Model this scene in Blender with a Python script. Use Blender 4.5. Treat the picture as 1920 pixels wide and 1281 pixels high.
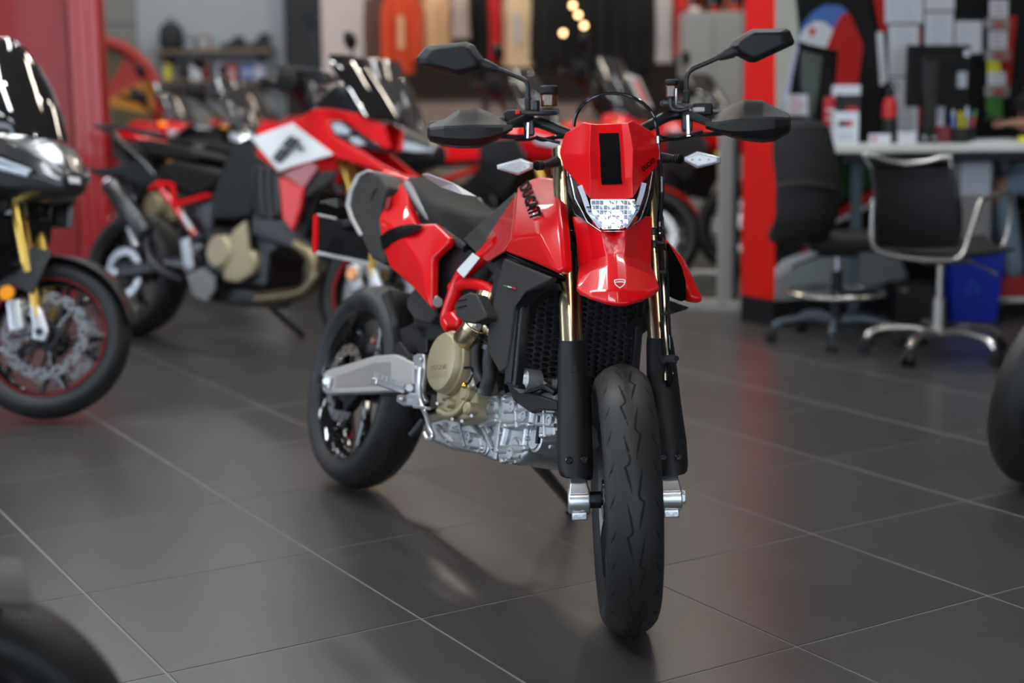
import bpy, bmesh, math, random
import numpy as np
from mathutils import Matrix, Vector
random.seed(7)
PI = math.pi
scene = bpy.context.scene
for o in list(bpy.data.objects): bpy.data.objects.remove(o)
COL = scene.collection

# ------------------------------------------------------------------ camera
FPX = 2801.24; PITCH = .1659; ROLL = -.0108; CAMH = 1.1913      # from the 0.6 m floor tiles
cF = np.array([0, math.cos(PITCH), -math.sin(PITCH)])
_r = np.array([1., 0, 0]); _u = np.cross(_r, cF)
cR = _r*math.cos(ROLL)+_u*math.sin(ROLL); cU = -_r*math.sin(ROLL)+_u*math.cos(ROLL)
CAM = np.array([0, 0, CAMH])
cd = bpy.data.cameras.new('camera'); cam = bpy.data.objects.new('camera', cd); COL.objects.link(cam)
m = Matrix.Identity(4)
for i in range(3):
    m[i][0] = cR[i]; m[i][1] = cU[i]; m[i][2] = -cF[i]; m[i][3] = CAM[i]
cam.matrix_world = m
cd.sensor_width = 36; cd.lens = FPX/1920*36; cd.clip_start = .05; cd.clip_end = 100
cd.dof.use_dof = True; cd.dof.focus_distance = 3.30; cd.dof.aperture_fstop = 1.7
scene.camera = cam

# ------------------------------------------------------------------ world, light, exposure
w = bpy.data.worlds.new('world'); scene.world = w; w.use_nodes = True
bgn = w.node_tree.nodes['Background']; bgn.inputs[0].default_value = (.76, .84, .95, 1); bgn.inputs[1].default_value = 6.5
scene.view_settings.view_transform = 'Standard'; scene.view_settings.look = 'None'
scene.view_settings.exposure = -0.56; scene.view_settings.gamma = 1; scene.view_settings.use_curve_mapping = False
LAMP_W = 50.0        # emission of the ceiling lamp diffusers
CEIL = 4.0

# ------------------------------------------------------------------ materials
MATS = {}
def mat(name, col, rough=.5, metal=0., coat=0., bump=0., bscale=200, var=0., vscale=6, trans=0., ior=1.45, emit=None, es=0., alpha=1., spec=.5, rvar=0., col2=None, aniso=0.):
    if name in MATS: return MATS[name]
    M = bpy.data.materials.new(name); M.use_nodes = True
    nt = M.node_tree; b = nt.nodes['Principled BSDF']
    b.inputs['Base Color'].default_value = (*col, 1); b.inputs['Roughness'].default_value = rough
    b.inputs['Metallic'].default_value = metal; b.inputs['Coat Weight'].default_value = coat
    b.inputs['Coat Roughness'].default_value = .03; b.inputs['Transmission Weight'].default_value = trans
    b.inputs['IOR'].default_value = ior; b.inputs['Specular IOR Level'].default_value = spec
    b.inputs['Alpha'].default_value = alpha
    if emit: b.inputs['Emission Color'].default_value = (*emit, 1); b.inputs['Emission Strength'].default_value = es
    tc = nt.nodes.new('ShaderNodeTexCoord')
    n = nt.nodes.new('ShaderNodeTexNoise'); n.inputs['Scale'].default_value = vscale; n.inputs['Detail'].default_value = 5
    nt.links.new(tc.outputs['Object'], n.inputs['Vector'])
    if var > 0 or col2:
        mx = nt.nodes.new('ShaderNodeMix'); mx.data_type = 'RGBA'
        c2 = col2 or tuple(min(1, c*(1+var)) for c in col); c1 = col if col2 else tuple(c*(1-var) for c in col)
        mx.inputs['A'].default_value = (*c1, 1); mx.inputs['B'].default_value = (*c2, 1)
        nt.links.new(n.outputs['Fac'], mx.inputs['Factor']); nt.links.new(mx.outputs['Result'], b.inputs['Base Color'])
    if rvar > 0:
        mr = nt.nodes.new('ShaderNodeMapRange'); mr.inputs['From Min'].default_value = .3; mr.inputs['From Max'].default_value = .7
        mr.inputs['To Min'].default_value = max(0, rough-rvar); mr.inputs['To Max'].default_value = rough+rvar
        nt.links.new(n.outputs['Fac'], mr.inputs['Value']); nt.links.new(mr.outputs['Result'], b.inputs['Roughness'])
    if bump > 0:
        n2 = nt.nodes.new('ShaderNodeTexNoise'); n2.inputs['Scale'].default_value = bscale; n2.inputs['Detail'].default_value = 3
        nt.links.new(tc.outputs['Object'], n2.inputs['Vector'])
        bp = nt.nodes.new('ShaderNodeBump'); bp.inputs['Strength'].default_value = bump; bp.inputs['Distance'].default_value = .002
        nt.links.new(n2.outputs['Fac'], bp.inputs['Height']); nt.links.new(bp.outputs['Normal'], b.inputs['Normal'])
    MATS[name] = M
    return M
mat('mid_grey', (.22, .22, .22), .5, metal=.3, var=.1)
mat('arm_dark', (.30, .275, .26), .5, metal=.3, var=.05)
mat('red_paint', (.72, .004, .008), .30, coat=.40, var=.04, vscale=3, spec=.25)
mat('matte_black', (.0025, .0025, .0025), .7, var=.1, spec=.06)
mat('dark_red_paint', (.30, .006, .008), .3, coat=.7, var=.06)
mat('black_plastic', (.011, .011, .012), .46, spec=.35, bump=.25, bscale=900, var=.15)
mat('black_gloss', (.008, .008, .009), .08, coat=.6, var=.1)
mat('black_satin', (.014, .014, .016), .3, var=.15)
mat('grey_plastic', (.036, .034, .032), .6, spec=.3, bump=.2, bscale=900, var=.1)
mat('rubber', (.016, .016, .016), .5, bump=.35, bscale=420, var=.2, vscale=14, rvar=.08)
mat('recess_shade', (.004, .004, .004), .9, var=.1)
mat('gold_metal', (.56, .46, .30), .22, metal=1., var=.06, vscale=20)
mat('gold_bright', (.78, .50, .08), .25, metal=1., var=.06)
mat('khaki_metal', (.40, .335, .21), .45, metal=.4, bump=.15, bscale=600, var=.08)
mat('cast_alu', (.50, .51, .52), .42, metal=.85, bump=.3, bscale=350, var=.1, vscale=30)
mat('bright_alu', (.74, .75, .77), .3, metal=.9, bump=.15, bscale=500, var=.05)
mat('grey_alu', (.48, .45, .43), .45, metal=.35, bump=.1, bscale=400, var=.05)
mat('steel', (.66, .66, .68), .22, metal=1., var=.06, vscale=30)
mat('dark_steel', (.06, .06, .065), .35, metal=.9, var=.1)
mat('seat_vinyl', (.009, .0085, .008), .65, spec=.25, bump=.5, bscale=900, var=.1)
mat('white_sticker', (.72, .72, .72), .5, var=.06, vscale=60)
mat('clear_lens', (.95, .97, 1.), .04, trans=1., ior=1.45, var=.01)
mat('amber_lens', (.9, .33, .02), .15, coat=.5, var=.1)
mat('amber_fluid', (.09, .026, .004), .1, coat=.8, var=.2)
mat('chrome', (.85, .86, .88), .06, metal=1., var=.03)
mat('drl', (.55, .60, .68), .25, coat=.5, var=.05)
mat('screen_smoke', (.012, .011, .011), .05, coat=1., var=.1)
mat('rad_black', (.010, .010, .012), .45, var=.2)
mat('white_paint', (.80, .80, .80), .35, coat=.5, var=.03)

# ------------------------------------------------------------------ mesh helpers
def V(*a): return np.array(a, float)
def nrm(v):
    v = np.asarray(v, float); return v/(np.linalg.norm(v)+1e-12)
def rodr(v, k, a):
    v = np.asarray(v, float); return v*math.cos(a)+np.cross(k, v)*math.sin(a)+k*(v@k)*(1-math.cos(a))
def cr(pts, n=6, closed=False):
    """Catmull-Rom through points"""
    P = [np.asarray(p, float) for p in pts]; out = []; N = len(P)
    rng = range(N) if closed else range(N-1)
    for i in rng:
        if closed: a, b, c, d = P[i-1], P[i], P[(i+1) % N], P[(i+2) % N]
        else: a, b, c, d = P[max(i-1, 0)], P[i], P[i+1], P[min(i+2, N-1)]
        for k in range(n):
            t = k/n
            out.append(.5*((2*b)+(c-a)*t+(2*a-5*b+4*c-d)*t*t+(3*b-a-3*c+d)*t**3))
    if not closed: out.append(P[-1])
    return out
class MB:
    def __init__(s): s.v = []; s.f = []
    def add(s, vs, fs):
        o = len(s.v); s.v += [tuple(map(float, p)) for p in vs]; s.f += [tuple(i+o for i in f) for f in fs]; return s
    def box(s, c, size, ax=None):
        c = np.asarray(c, float); A = np.eye(3) if ax is None else np.array([nrm(a) for a in ax])
        h = np.asarray(size, float)/2
        vs = [c+A[0]*h[0]*i+A[1]*h[1]*j+A[2]*h[2]*k for i in (-1, 1) for j in (-1, 1) for k in (-1, 1)]
        return s.add(vs, [(0, 1, 3, 2), (4, 6, 7, 5), (0, 4, 5, 1), (2, 3, 7, 6), (0, 2, 6, 4), (1, 5, 7, 3)])
    def boxa(s, a, b, w, h, up=(0, 0, 1)):
        """bar from a to b with width w and height h"""
        a = np.asarray(a, float); b = np.asarray(b, float); d = nrm(b-a); sd = nrm(np.cross(up, d)); u = np.cross(d, sd)
        return s.box((a+b)/2, (np.linalg.norm(b-a), w, h), (d, sd, u))
    def loft(s, loops, caps=True, closed=False):
        n = len(loops[0]); vs = [p for l in loops for p in l]; fs = []
        R = len(loops)
        for i in range(R if closed else R-1):
            j = (i+1) % R
            for k in range(n): fs.append((i*n+k, i*n+(k+1) % n, j*n+(k+1) % n, j*n+k))
        if caps and not closed: fs += [tuple(range(n))[::-1], tuple((R-1)*n+k for k in range(n))]
        return s.add(vs, fs)
    def tube(s, pts, r, n=10, caps=True, closed=False, flat=None):
        P = [np.asarray(p, float) for p in pts]; N = len(P)
        rr = [r]*N if np.isscalar(r) else list(r); loops = []
        up = None
        for i in range(N):
            t = nrm(P[(i+1) % N]-P[i-1]) if closed else nrm(P[min(i+1, N-1)]-P[max(i-1, 0)])
            if up is None:
                up = V(0, 0, 1) if abs(t[2]) < .9 else V(1, 0, 0)
            sd = nrm(np.cross(up, t)); u = np.cross(t, sd); up = u
            if flat is None: loops.append([P[i]+rr[i]*(sd*math.cos(2*PI*k/n)+u*math.sin(2*PI*k/n)) for k in range(n)])
            else: loops.append([P[i]+rr[i]*(sd*math.cos(2*PI*k/n)*flat+u*math.sin(2*PI*k/n)) for k in range(n)])
        return s.loft(loops, caps, closed)
    def lathe(s, prof, c, axis, n=32, closed=False, a0=0., a1=2*PI, caps=True):
        """prof list of (radius, height along axis)"""
        axis = nrm(axis); c = np.asarray(c, float)
        t = V(1, 0, 0) if abs(axis[0]) < .9 else V(0, 0, 1); e1 = nrm(np.cross(axis, t)); e2 = np.cross(axis, e1)
        full = abs(a1-a0-2*PI) < 1e-6; m_ = n if full else n+1
        vs = []; fs = []; K = len(prof)
        for i in range(m_):
            a = a0+(a1-a0)*i/n; d = e1*math.cos(a)+e2*math.sin(a)
            vs += [c+d*r+axis*h for r, h in prof]
        for i in range(n):
            j = (i+1) % m_
            for k in range(K if closed else K-1): fs.append((i*K+k, j*K+k, j*K+(k+1) % K, i*K+(k+1) % K))
        if not closed and caps:
            if prof[0][0] > 1e-6 and full: fs.append(tuple(i*K for i in range(m_)))
            if prof[-1][0] > 1e-6 and full: fs.append(tuple(i*K+K-1 for i in range(m_)))
        return s.add(vs, fs)
    def cyl(s, a, b, r, n=16, r2=None):
        a = np.asarray(a, float); b = np.asarray(b, float); L = np.linalg.norm(b-a)
        return s.lathe([(r, 0), (r if r2 is None else r2, L)], a, b-a, n)
    def ball(s, c, r, n=12, m_=8):
        r = np.array([r]*3 if np.isscalar(r) else r, float); c = np.asarray(c, float)
        loops = [[c+r*V(math.sin(t)*math.cos(2*PI*k/n), math.sin(t)*math.sin(2*PI*k/n), math.cos(t)) for k in range(n)] for t in [PI*(i+.02)/(m_+.04) for i in range(m_+1)]]
        return s.loft(loops)
    def prism(s, pts, vec):
        P = [np.asarray(p, float) for p in pts]; n = len(P); vec = np.asarray(vec, float)
        vs = P+[p+vec for p in P]
        return s.add(vs, [tuple(range(n)), tuple(range(2*n-1, n-1, -1))]+[(k, k+n, (k+1) % n+n, (k+1) % n) for k in range(n)])
    def shell(s, pts, faces, vec):
        P = [np.asarray(p, float) for p in pts]; n = len(P)
        vec = np.asarray(vec, float); W = [p+(vec if vec.ndim == 1 else vec[i]) for i, p in enumerate(P)]
        cnt = {}
        for f in faces:
            for k in range(len(f)):
                e = (f[k], f[(k+1) % len(f)]); cnt[e] = 1
        fs = list(map(tuple, faces))+[tuple(i+n for i in f[::-1]) for f in faces]
        for a, b in cnt:
            if (b, a) not in cnt: fs.append((b, a, a+n, b+n))
        return s.add(P+W, fs)
    def grid(s, rows, vec=None):
        n = len(rows[0]); pts = [p for r in rows for p in r]
        fs = [(i*n+k, i*n+k+1, (i+1)*n+k+1, (i+1)*n+k) for i in range(len(rows)-1) for k in range(n-1)]
        return s.add(pts, fs) if vec is None else s.shell(pts, fs, vec)
    def build(s, name, material, parent=None, T=None, sharp=35, bevel=0., seg=2, sub=0, mirror=False, flat=False, bang=30):
        vs = s.v
        if mirror: vs = [(x, -y, z) for x, y, z in vs]
        if T is not None: vs = [tuple(T(np.array(p))) for p in vs]
        me = bpy.data.meshes.new(name); me.from_pydata([tuple(map(float, p)) for p in vs], [], s.f)
        bm = bmesh.new(); bm.from_mesh(me); bmesh.ops.recalc_face_normals(bm, faces=bm.faces[:]); bm.to_mesh(me); bm.free()
        me.materials.append(MATS[material] if isinstance(material, str) else material)
        o = bpy.data.objects.new(name, me); COL.objects.link(o)
        if parent is not None: o.parent = parent
        if not flat:
            me.polygons.foreach_set('use_smooth', [True]*len(me.polygons))
            me.set_sharp_from_angle(angle=math.radians(sharp))
        if sub:
            q = o.modifiers.new('sub', 'SUBSURF'); q.levels = sub; q.render_levels = sub
        if bevel:
            q = o.modifiers.new('bev', 'BEVEL'); q.width = bevel; q.segments = seg; q.limit_method = 'ANGLE'; q.angle_limit = math.radians(bang); q.harden_normals = False
            me.polygons.foreach_set('use_smooth', [True]*len(me.polygons)); me.set_sharp_from_angle(angle=PI)
            q2 = o.modifiers.new('wn', 'WEIGHTED_NORMAL'); q2.keep_sharp = True
        return o
def empty(name, loc=(0, 0, 0), rz=0.):
    o = bpy.data.objects.new(name, None); COL.objects.link(o); o.location = loc; o.rotation_euler = (0, 0, rz); o.empty_display_size = .1
    return o
def tag(o, label, cat, group=None):
    o['label'] = label; o['category'] = cat
    if group: o['group'] = group
    return o
def struct(o, label=None):
    o['kind'] = 'structure'
    if label: o['label'] = label
    return o
def copy_tree(o, parent=None):
    c = o.copy(); COL.objects.link(c); c.parent = parent
    for ch in o.children: copy_tree(ch, c)
    return c
def ray(px, py): return cF+cR*((px-960)/FPX)+cU*((640.5-py)/FPX)
def gnd(px, py, z=0.):
    d = ray(px, py); return CAM+d*((z-CAMH)/d[2])
def dep(px, py, Y):
    d = ray(px, py); return CAM+d*(Y/d[1])
_fonts = {}
def text_geo(txt, bold=.02, shear=0.):
    """outline mesh of a word: 2-D verts normalised to the unit square, faces"""
    c = bpy.data.curves.new('t', 'FONT'); c.body = txt; c.offset = bold; c.shear = shear; c.resolution_u = 3
    o = bpy.data.objects.new('t', c); COL.objects.link(o)
    dg = bpy.context.evaluated_depsgraph_get(); me = bpy.data.meshes.new_from_object(o.evaluated_get(dg))
    vs = np.array([v.co[:2] for v in me.vertices]); fs = [tuple(p.vertices) for p in me.polygons]
    bpy.data.objects.remove(o); bpy.data.curves.remove(c); bpy.data.meshes.remove(me)
    lo = vs.min(0); hi = vs.max(0); return (vs-lo)/(hi-lo), fs
def decal_text(txt, corners, off, name, material, parent, T=None, bold=.02, depth=None):
    """lettering mapped on the quad bl, br, tr, tl, lifted by off"""
    uv, fs = text_geo(txt, bold); bl, br, tr, tl = [np.asarray(c, float) for c in corners]; off = np.asarray(off, float)
    P = [(1-u)*(1-v)*bl+u*(1-v)*br+u*v*tr+(1-u)*v*tl+off for u, v in uv]
    b = MB()
    if depth is None: b.add(P, fs)
    else: b.shell(P, fs, depth)
    return b.build(name, material, parent, T, flat=True)
# ------------------------------------------------------------------ floor of 0.6 m tiles
def floor_mat():
    M = bpy.data.materials.new('floor_tile'); M.use_nodes = True; nt = M.node_tree; b = nt.nodes['Principled BSDF']
    ge = nt.nodes.new('ShaderNodeNewGeometry'); mp = nt.nodes.new('ShaderNodeMapping'); mp.inputs['Scale'].default_value = (1.2, 9, 1); mp.inputs['Rotation'].default_value = (0, 0, -.5495)
    nt.links.new(ge.outputs['Position'], mp.inputs['Vector'])
    n = nt.nodes.new('ShaderNodeTexNoise'); n.inputs['Scale'].default_value = 3; n.inputs['Detail'].default_value = 8; n.inputs['Roughness'].default_value = .6
    nt.links.new(mp.outputs['Vector'], n.inputs['Vector'])
    cr_ = nt.nodes.new('ShaderNodeMapRange'); cr_.inputs['To Min'].default_value = .036; cr_.inputs['To Max'].default_value = .052
    nt.links.new(n.outputs['Fac'], cr_.inputs['Value'])
    oi = nt.nodes.new('ShaderNodeObjectInfo'); mu = nt.nodes.new('ShaderNodeMath'); mu.operation = 'MULTIPLY_ADD'; mu.inputs[1].default_value = .007
    nt.links.new(oi.outputs['Random'], mu.inputs[0]); nt.links.new(cr_.outputs['Result'], mu.inputs[2])
    cb = nt.nodes.new('ShaderNodeCombineColor')
    m2 = nt.nodes.new('ShaderNodeMath'); m2.operation = 'MULTIPLY'; m2.inputs[1].default_value = .95
    nt.links.new(mu.outputs[0], cb.inputs[0]); nt.links.new(mu.outputs[0], m2.inputs[0]); nt.links.new(m2.outputs[0], cb.inputs[1]); nt.links.new(m2.outputs[0], cb.inputs[2])
    nt.links.new(cb.outputs[0], b.inputs['Base Color'])
    r = nt.nodes.new('ShaderNodeMapRange'); r.inputs['To Min'].default_value = .25; r.inputs['To Max'].default_value = .36
    nt.links.new(n.outputs['Fac'], r.inputs['Value']); nt.links.new(r.outputs['Result'], b.inputs['Roughness'])
    n2 = nt.nodes.new('ShaderNodeTexNoise'); n2.inputs['Scale'].default_value = 60; nt.links.new(mp.outputs['Vector'], n2.inputs['Vector'])
    bp = nt.nodes.new('ShaderNodeBump'); bp.inputs['Strength'].default_value = .12; bp.inputs['Distance'].default_value = .002
    nt.links.new(n2.outputs['Fac'], bp.inputs['Height']); nt.links.new(bp.outputs['Normal'], b.inputs['Normal'])
    MATS['floor_tile'] = M
floor_mat()
mat('grout', (.19, .185, .17), .6, var=.1)
TYAW = .5495; tc_, ts_ = math.cos(TYAW), math.sin(TYAW)
def tile_xy(i, j):
    X = i*.6+.5452*.6; Y = -j*.6+5.8457*.6
    return tc_*X-ts_*Y, ts_*X+tc_*Y
RX0, RX1, RY0, RY1 = -8.0, 8.0, -5.0, 14.6
fl = MB().box(((RX0+RX1)/2, (RY0+RY1)/2, -.0512), (RX1-RX0, RY1-RY0, .10)).build('floor', 'grout', flat=True)
struct(fl, 'dark grey stone tiled floor with thin pale joints')
def tile_geo():
    b = MB(); s = .2975; t = .2962
    vs = [(-s, -s, -.004), (s, -s, -.004), (s, s, -.004), (-s, s, -.004), (-s, -s, -.0015), (s, -s, -.0015), (s, s, -.0015), (-s, s, -.0015), (-t, -t, 0), (t, -t, 0), (t, t, 0), (-t, t, 0)]
    fs = [(8, 9, 10, 11)]+[(k, (k+1) % 4, (k+1) % 4+4, k+4) for k in range(4)]+[(k+4, (k+1) % 4+4, (k+1) % 4+8, k+8) for k in range(4)]
    return b.add(vs, fs)
cells = []
for i in range(-40, 50):
    for j in range(-40, 50):
        x, y = tile_xy(i+.5, j+.5)
        if RX0+.45 < x < RX1-.45 and RY0+.45 < y < RY1-.45:
            vis = y > 1.2 and abs(x) < .36*y+.6
            cells.append((not vis, math.hypot(x, y), x, y))
cells.sort()
t0 = None; rest = MB(); tg = tile_geo()
for k, (nv, d, x, y) in enumerate(cells):
    if k < 290 and not nv:
        if t0 is None: t0 = tg.build('tile', 'floor_tile', fl, flat=True); o = t0
        else: o = t0.copy(); COL.objects.link(o); o.parent = fl
        o.location = (x, y, 0); o.rotation_euler = (0, 0, TYAW+random.choice((0, PI)))
    else:
        rest.add([(x+tc_*a-ts_*b_, y+ts_*a+tc_*b_, c) for a, b_, c in tg.v], tg.f)
ro = rest.build('tile_field', 'floor_tile', fl, flat=True); ro['kind'] = 'stuff'

# ------------------------------------------------------------------ walls and ceiling
mat('wall_white', (.35, .37, .38), .7, var=.03, bump=.1, bscale=80)
mat('wall_grey', (.26, .25, .23), .75, var=.05)
mat('ceiling_dark', (.22, .22, .22), .8, var=.1)
mat('frame_alu', (.35, .35, .36), .4, metal=.7, var=.05)
mat('pane_glass', (.9, .95, 1.), .02, trans=1., ior=1.1, var=.01)
struct(MB().box(((RX0+RX1)/2, RY1+.1, CEIL/2), (RX1-RX0+.4, .2, CEIL)).build('wall_back', 'wall_white', flat=True))
wl = MB().box((RX0-.1, (RY0+RY1)/2, .15), (.2, RY1-RY0, .3)).box((RX0-.1, (RY0+RY1)/2, CEIL-.25), (.2, RY1-RY0, .5)).box((RX0-.1, RY0+.2, CEIL/2), (.2, .4, CEIL)).box((RX0-.1, (6.0+RY1)/2, CEIL/2), (.2, RY1-6.0, CEIL))
struct(wl.build('wall_left', 'wall_grey', flat=True))
wdo = struct(MB().box((RX0-.1, (RY0+6.4)/2, .33), (.08, 6.0-RY0-.4, .06)).box((RX0-.1, (RY0+6.4)/2, CEIL-.53), (.08, 6.0-RY0-.4, .06)).build('window_3', 'frame_alu', flat=True))  # unseen glazing, added to throw light in from the left
for i in range(6):
    y = RY0+.4+(5.6-RY0)*i/5; MB().box((RX0-.1, y, CEIL/2-.1), (.09, .06, CEIL-.8)).build('mullion', 'frame_alu', wdo, flat=True)
    if i < 5: MB().box((RX0-.1, y+(5.6-RY0)/10, CEIL/2-.1), (.01, (5.6-RY0)/5-.06, CEIL-.86)).build('pane', 'pane_glass', wdo, flat=True)
struct(MB().box((RX1+.1, (RY0+RY1)/2, CEIL/2), (.2, RY1-RY0, CEIL)).build('wall_right', 'wall_grey', flat=True))
struct(MB().box(((RX0+RX1)/2, (RY0+RY1)/2, CEIL+.1), (RX1-RX0+.4, RY1-RY0+.4, .2)).build('ceiling', 'ceiling_dark', flat=True))
# the shop front behind the photographer: sill, head and piers around glazing
wf = MB().box(((RX0+RX1)/2, RY0-.1, .15), (RX1-RX0, .2, .3)).box(((RX0+RX1)/2, RY0-.1, CEIL-.25), (RX1-RX0, .2, .5))
for x in (RX0+.3, 0, RX1-.3): wf.box((x, RY0-.1, CEIL/2), (.6, .2, CEIL))
struct(wf.build('wall_front', 'wall_grey', flat=True))
for k, (xa, xb) in enumerate(((RX0+.6, -.3), (.3, RX1-.6))):
    wdo = struct(MB().box(((xa+xb)/2, RY0-.1, .33), (xb-xa, .08, .06)).box(((xa+xb)/2, RY0-.1, CEIL-.53), (xb-xa, .08, .06)).build('window_%d' % (k+1), 'frame_alu', flat=True))
    N = 4
    for i in range(N+1): MB().box((xa+(xb-xa)*i/N, RY0-.1, CEIL/2-.1), (.06, .09, CEIL-.8)).build('mullion', 'frame_alu', wdo, flat=True)
    for i in range(N): MB().box((xa+(xb-xa)*(i+.5)/N, RY0-.1, CEIL/2-.1), ((xb-xa)/N-.06, .01, CEIL-.86)).build('pane', 'pane_glass', wdo, flat=True)
# ceiling lamps: linear fittings hung under the ceiling
mat('lamp_body', (.5, .5, .5), .5, var=.03)
lamps = [(1.3, 5.4, 1.2, 1), (-1.6, 5.0, 1.7, 1), (-1.6, 7.4, 1., 1), (.2, 8.2, 1., 0), (-2.8, 9.4, 1., 1), (-.6, 11.2, 1., 0), (1.6, 11.6, .8, 0), (2.4, 7.8, .5, 1), (-4.2, 11.6, 1., 1), (-3.8, 5.6, 1., 1), (4.6, 11., .6, 0), (-.9, 1.0, .75, 1), (.7, .5, .65, 0), (-2.4, 2.6, 1.2, 1), (-2.4, 12.7, .6, 1)]  # some at left, and the last, added to brighten floor and back wall
for k, (x, y, st_, cool) in enumerate(lamps):
    a, b_ = .22, 1.5; gm = 'lamp_glow_%s_%d' % ('cool' if cool else 'warm', int(st_*10))
    mat(gm, (1, 1, 1), .5, emit=((.90, .96, 1.) if cool else (1., .90, .76)), es=LAMP_W*st_)
    L = empty('ceiling_lamp', (x, y, CEIL), TYAW)
    tag(L, 'long ceiling lamp with white diffuser hung above the showroom', 'lamp', 'ceiling lamps')
    MB().box((0, 0, -.03), (a+.04, b_+.04, .06)).build('housing', 'lamp_body', L, bevel=.005)
    MB().box((0, 0, -.066), (a, b_, .012)).build('diffuser', gm, L, flat=True)
mat('spot_glow', (1, 1, 1), .5, emit=(1., .93, .82), es=260.)
for k in range(18):
    x = -4.4+1.55*(k % 6)+.4*(k//6); y = 5.2+2.7*(k//6)+.35*(k % 2)
    L = empty('downlight', (x, y, CEIL)); tag(L, 'small round ceiling downlight with bright disc', 'lamp', 'ceiling downlights')
    MB().lathe([(.085, 0), (.085, -.03), (.07, -.045), (.055, -.045), (.055, -.02)], (0, 0, 0), (0, 0, 1), 24, caps=False).build('ring', 'lamp_body', L)
    MB().lathe([(0, -.03), (.052, -.03)], (0, 0, 0), (0, 0, 1), 20, caps=False).build('disc', 'spot_glow', L, flat=True)
# ------------------------------------------------------------------ wheels shared by all motorcycles
def tyre_profile(R, w, rim=.230):
    h = w/2; d = R-rim
    half = [(R, 0), (R-.03*d, .16*h), (R-.08*d, .36*h), (R-.17*d, .58*h), (R-.30*d, .78*h), (R-.45*d, .93*h), (R-.60*d, 1.*h), (R-.78*d, .96*h), (rim+.006, .80*h), (rim-.002, .74*h)]
    return [(r, -a) for r, a in half[::-1]]+half[1:]
def tyre(c, R, w, name, parent, T=None, n=72, mirror=False, rim=.230):
    b = MB(); pr_ = tyre_profile(R, w, rim); b.lathe(pr_, c, (0, 1, 0), n, closed=True)
    return b.build(name, 'rubber', parent, T, sharp=50)
def rim(c, w, parent, T=None, material='black_gloss', name='rim', nsp=5, rr=.230, hubw=.05, accent=None):
    h = w/2*.74; b = MB()
    b.lathe([(rr+.004, -h), (rr+.004, -h+.006), (rr-.012, -h+.014), (rr-.018, -h*.4), (rr-.018, h*.4), (rr-.012, h-.014), (rr+.004, h-.006), (rr+.004, h), (rr-.006, h), (rr-.024, h-.02), (rr-.028, 0), (rr-.024, -h+.02), (rr-.006, -h)], c, (0, 1, 0), 64, closed=True)
    o = b.build(name, material, parent, T, sharp=40)
    hub = MB(); hub.lathe([(.030, -hubw), (.045, -hubw), (.048, -hubw*.4), (.048, hubw*.4), (.045, hubw), (.030, hubw)], c, (0, 1, 0), 32).build('hub', material, o, T, bevel=.003)
    c = np.asarray(c, float)
    for k in range(nsp):
        s = MB()
        for sg in (-1, 1):
            a0 = 2*PI*k/nsp; P = []
            for t, ang, r_ in ((.04, 0, 1), (.09, .02, 1), (.13, .10, .9), (rr-.02, .24, .85)):
                a = a0+sg*ang; P.append((c+V(math.cos(a)*t, 0, math.sin(a)*t), r_))
            s.tube([p for p, _ in P], [.014*q for _, q in P], n=8, flat=1.)
        s.build('spoke', material, o, T)
    return o
def disc(c, yoff, ro, ri, parent, T=None, name='brake_disc', carrier='black_satin', holes=True):
    c = np.asarray(c, float)+V(0, yoff, 0); b = MB()
    n = 60 if holes else 40
    # drilled ring: inner band, holes between webs
    rs = [ri, ri+(ro-ri)*.33, ri+(ro-ri)*.66, ro]
    for z in (-.0025, .0025):
        for (a, q) in ((0, 1), (1, 2), (2, 3)):
            for k in range(n):
                if holes and ((a == 0 and k % 4 == 0) or (a == 1 and k % 4 == 2) or (a == 2 and k % 4 == 1)): continue
                t0 = 2*PI*k/n; t1 = 2*PI*(k+1)/n
                b.add([c+V(math.cos(t)*r, z, math.sin(t)*r) for t, r in ((t0, rs[a]), (t1, rs[a]), (t1, rs[q]), (t0, rs[q]))], [(0, 1, 2, 3)])
    for r in (ri, ro): b.lathe([(r, -.0025), (r, .0025)], c, (0, 1, 0), n, caps=False)
    o = b.build(name, 'steel', parent, T, flat=True)
    cb = MB()
    for k in range(6):
        a = 2*PI*k/6; cb.boxa(c+V(math.cos(a)*.045, 0, math.sin(a)*.045), c+V(math.cos(a+.25)*(ri+.006), 0, math.sin(a+.25)*(ri+.006)), .006, .018, up=(0, 1, 0))
    cb.lathe([(.04, -.003), (.055, -.003), (.055, .003), (.04, .003)], c, (0, 1, 0), 24, closed=True)
    cb.build('disc_carrier', carrier, o, T)
    return o

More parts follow.
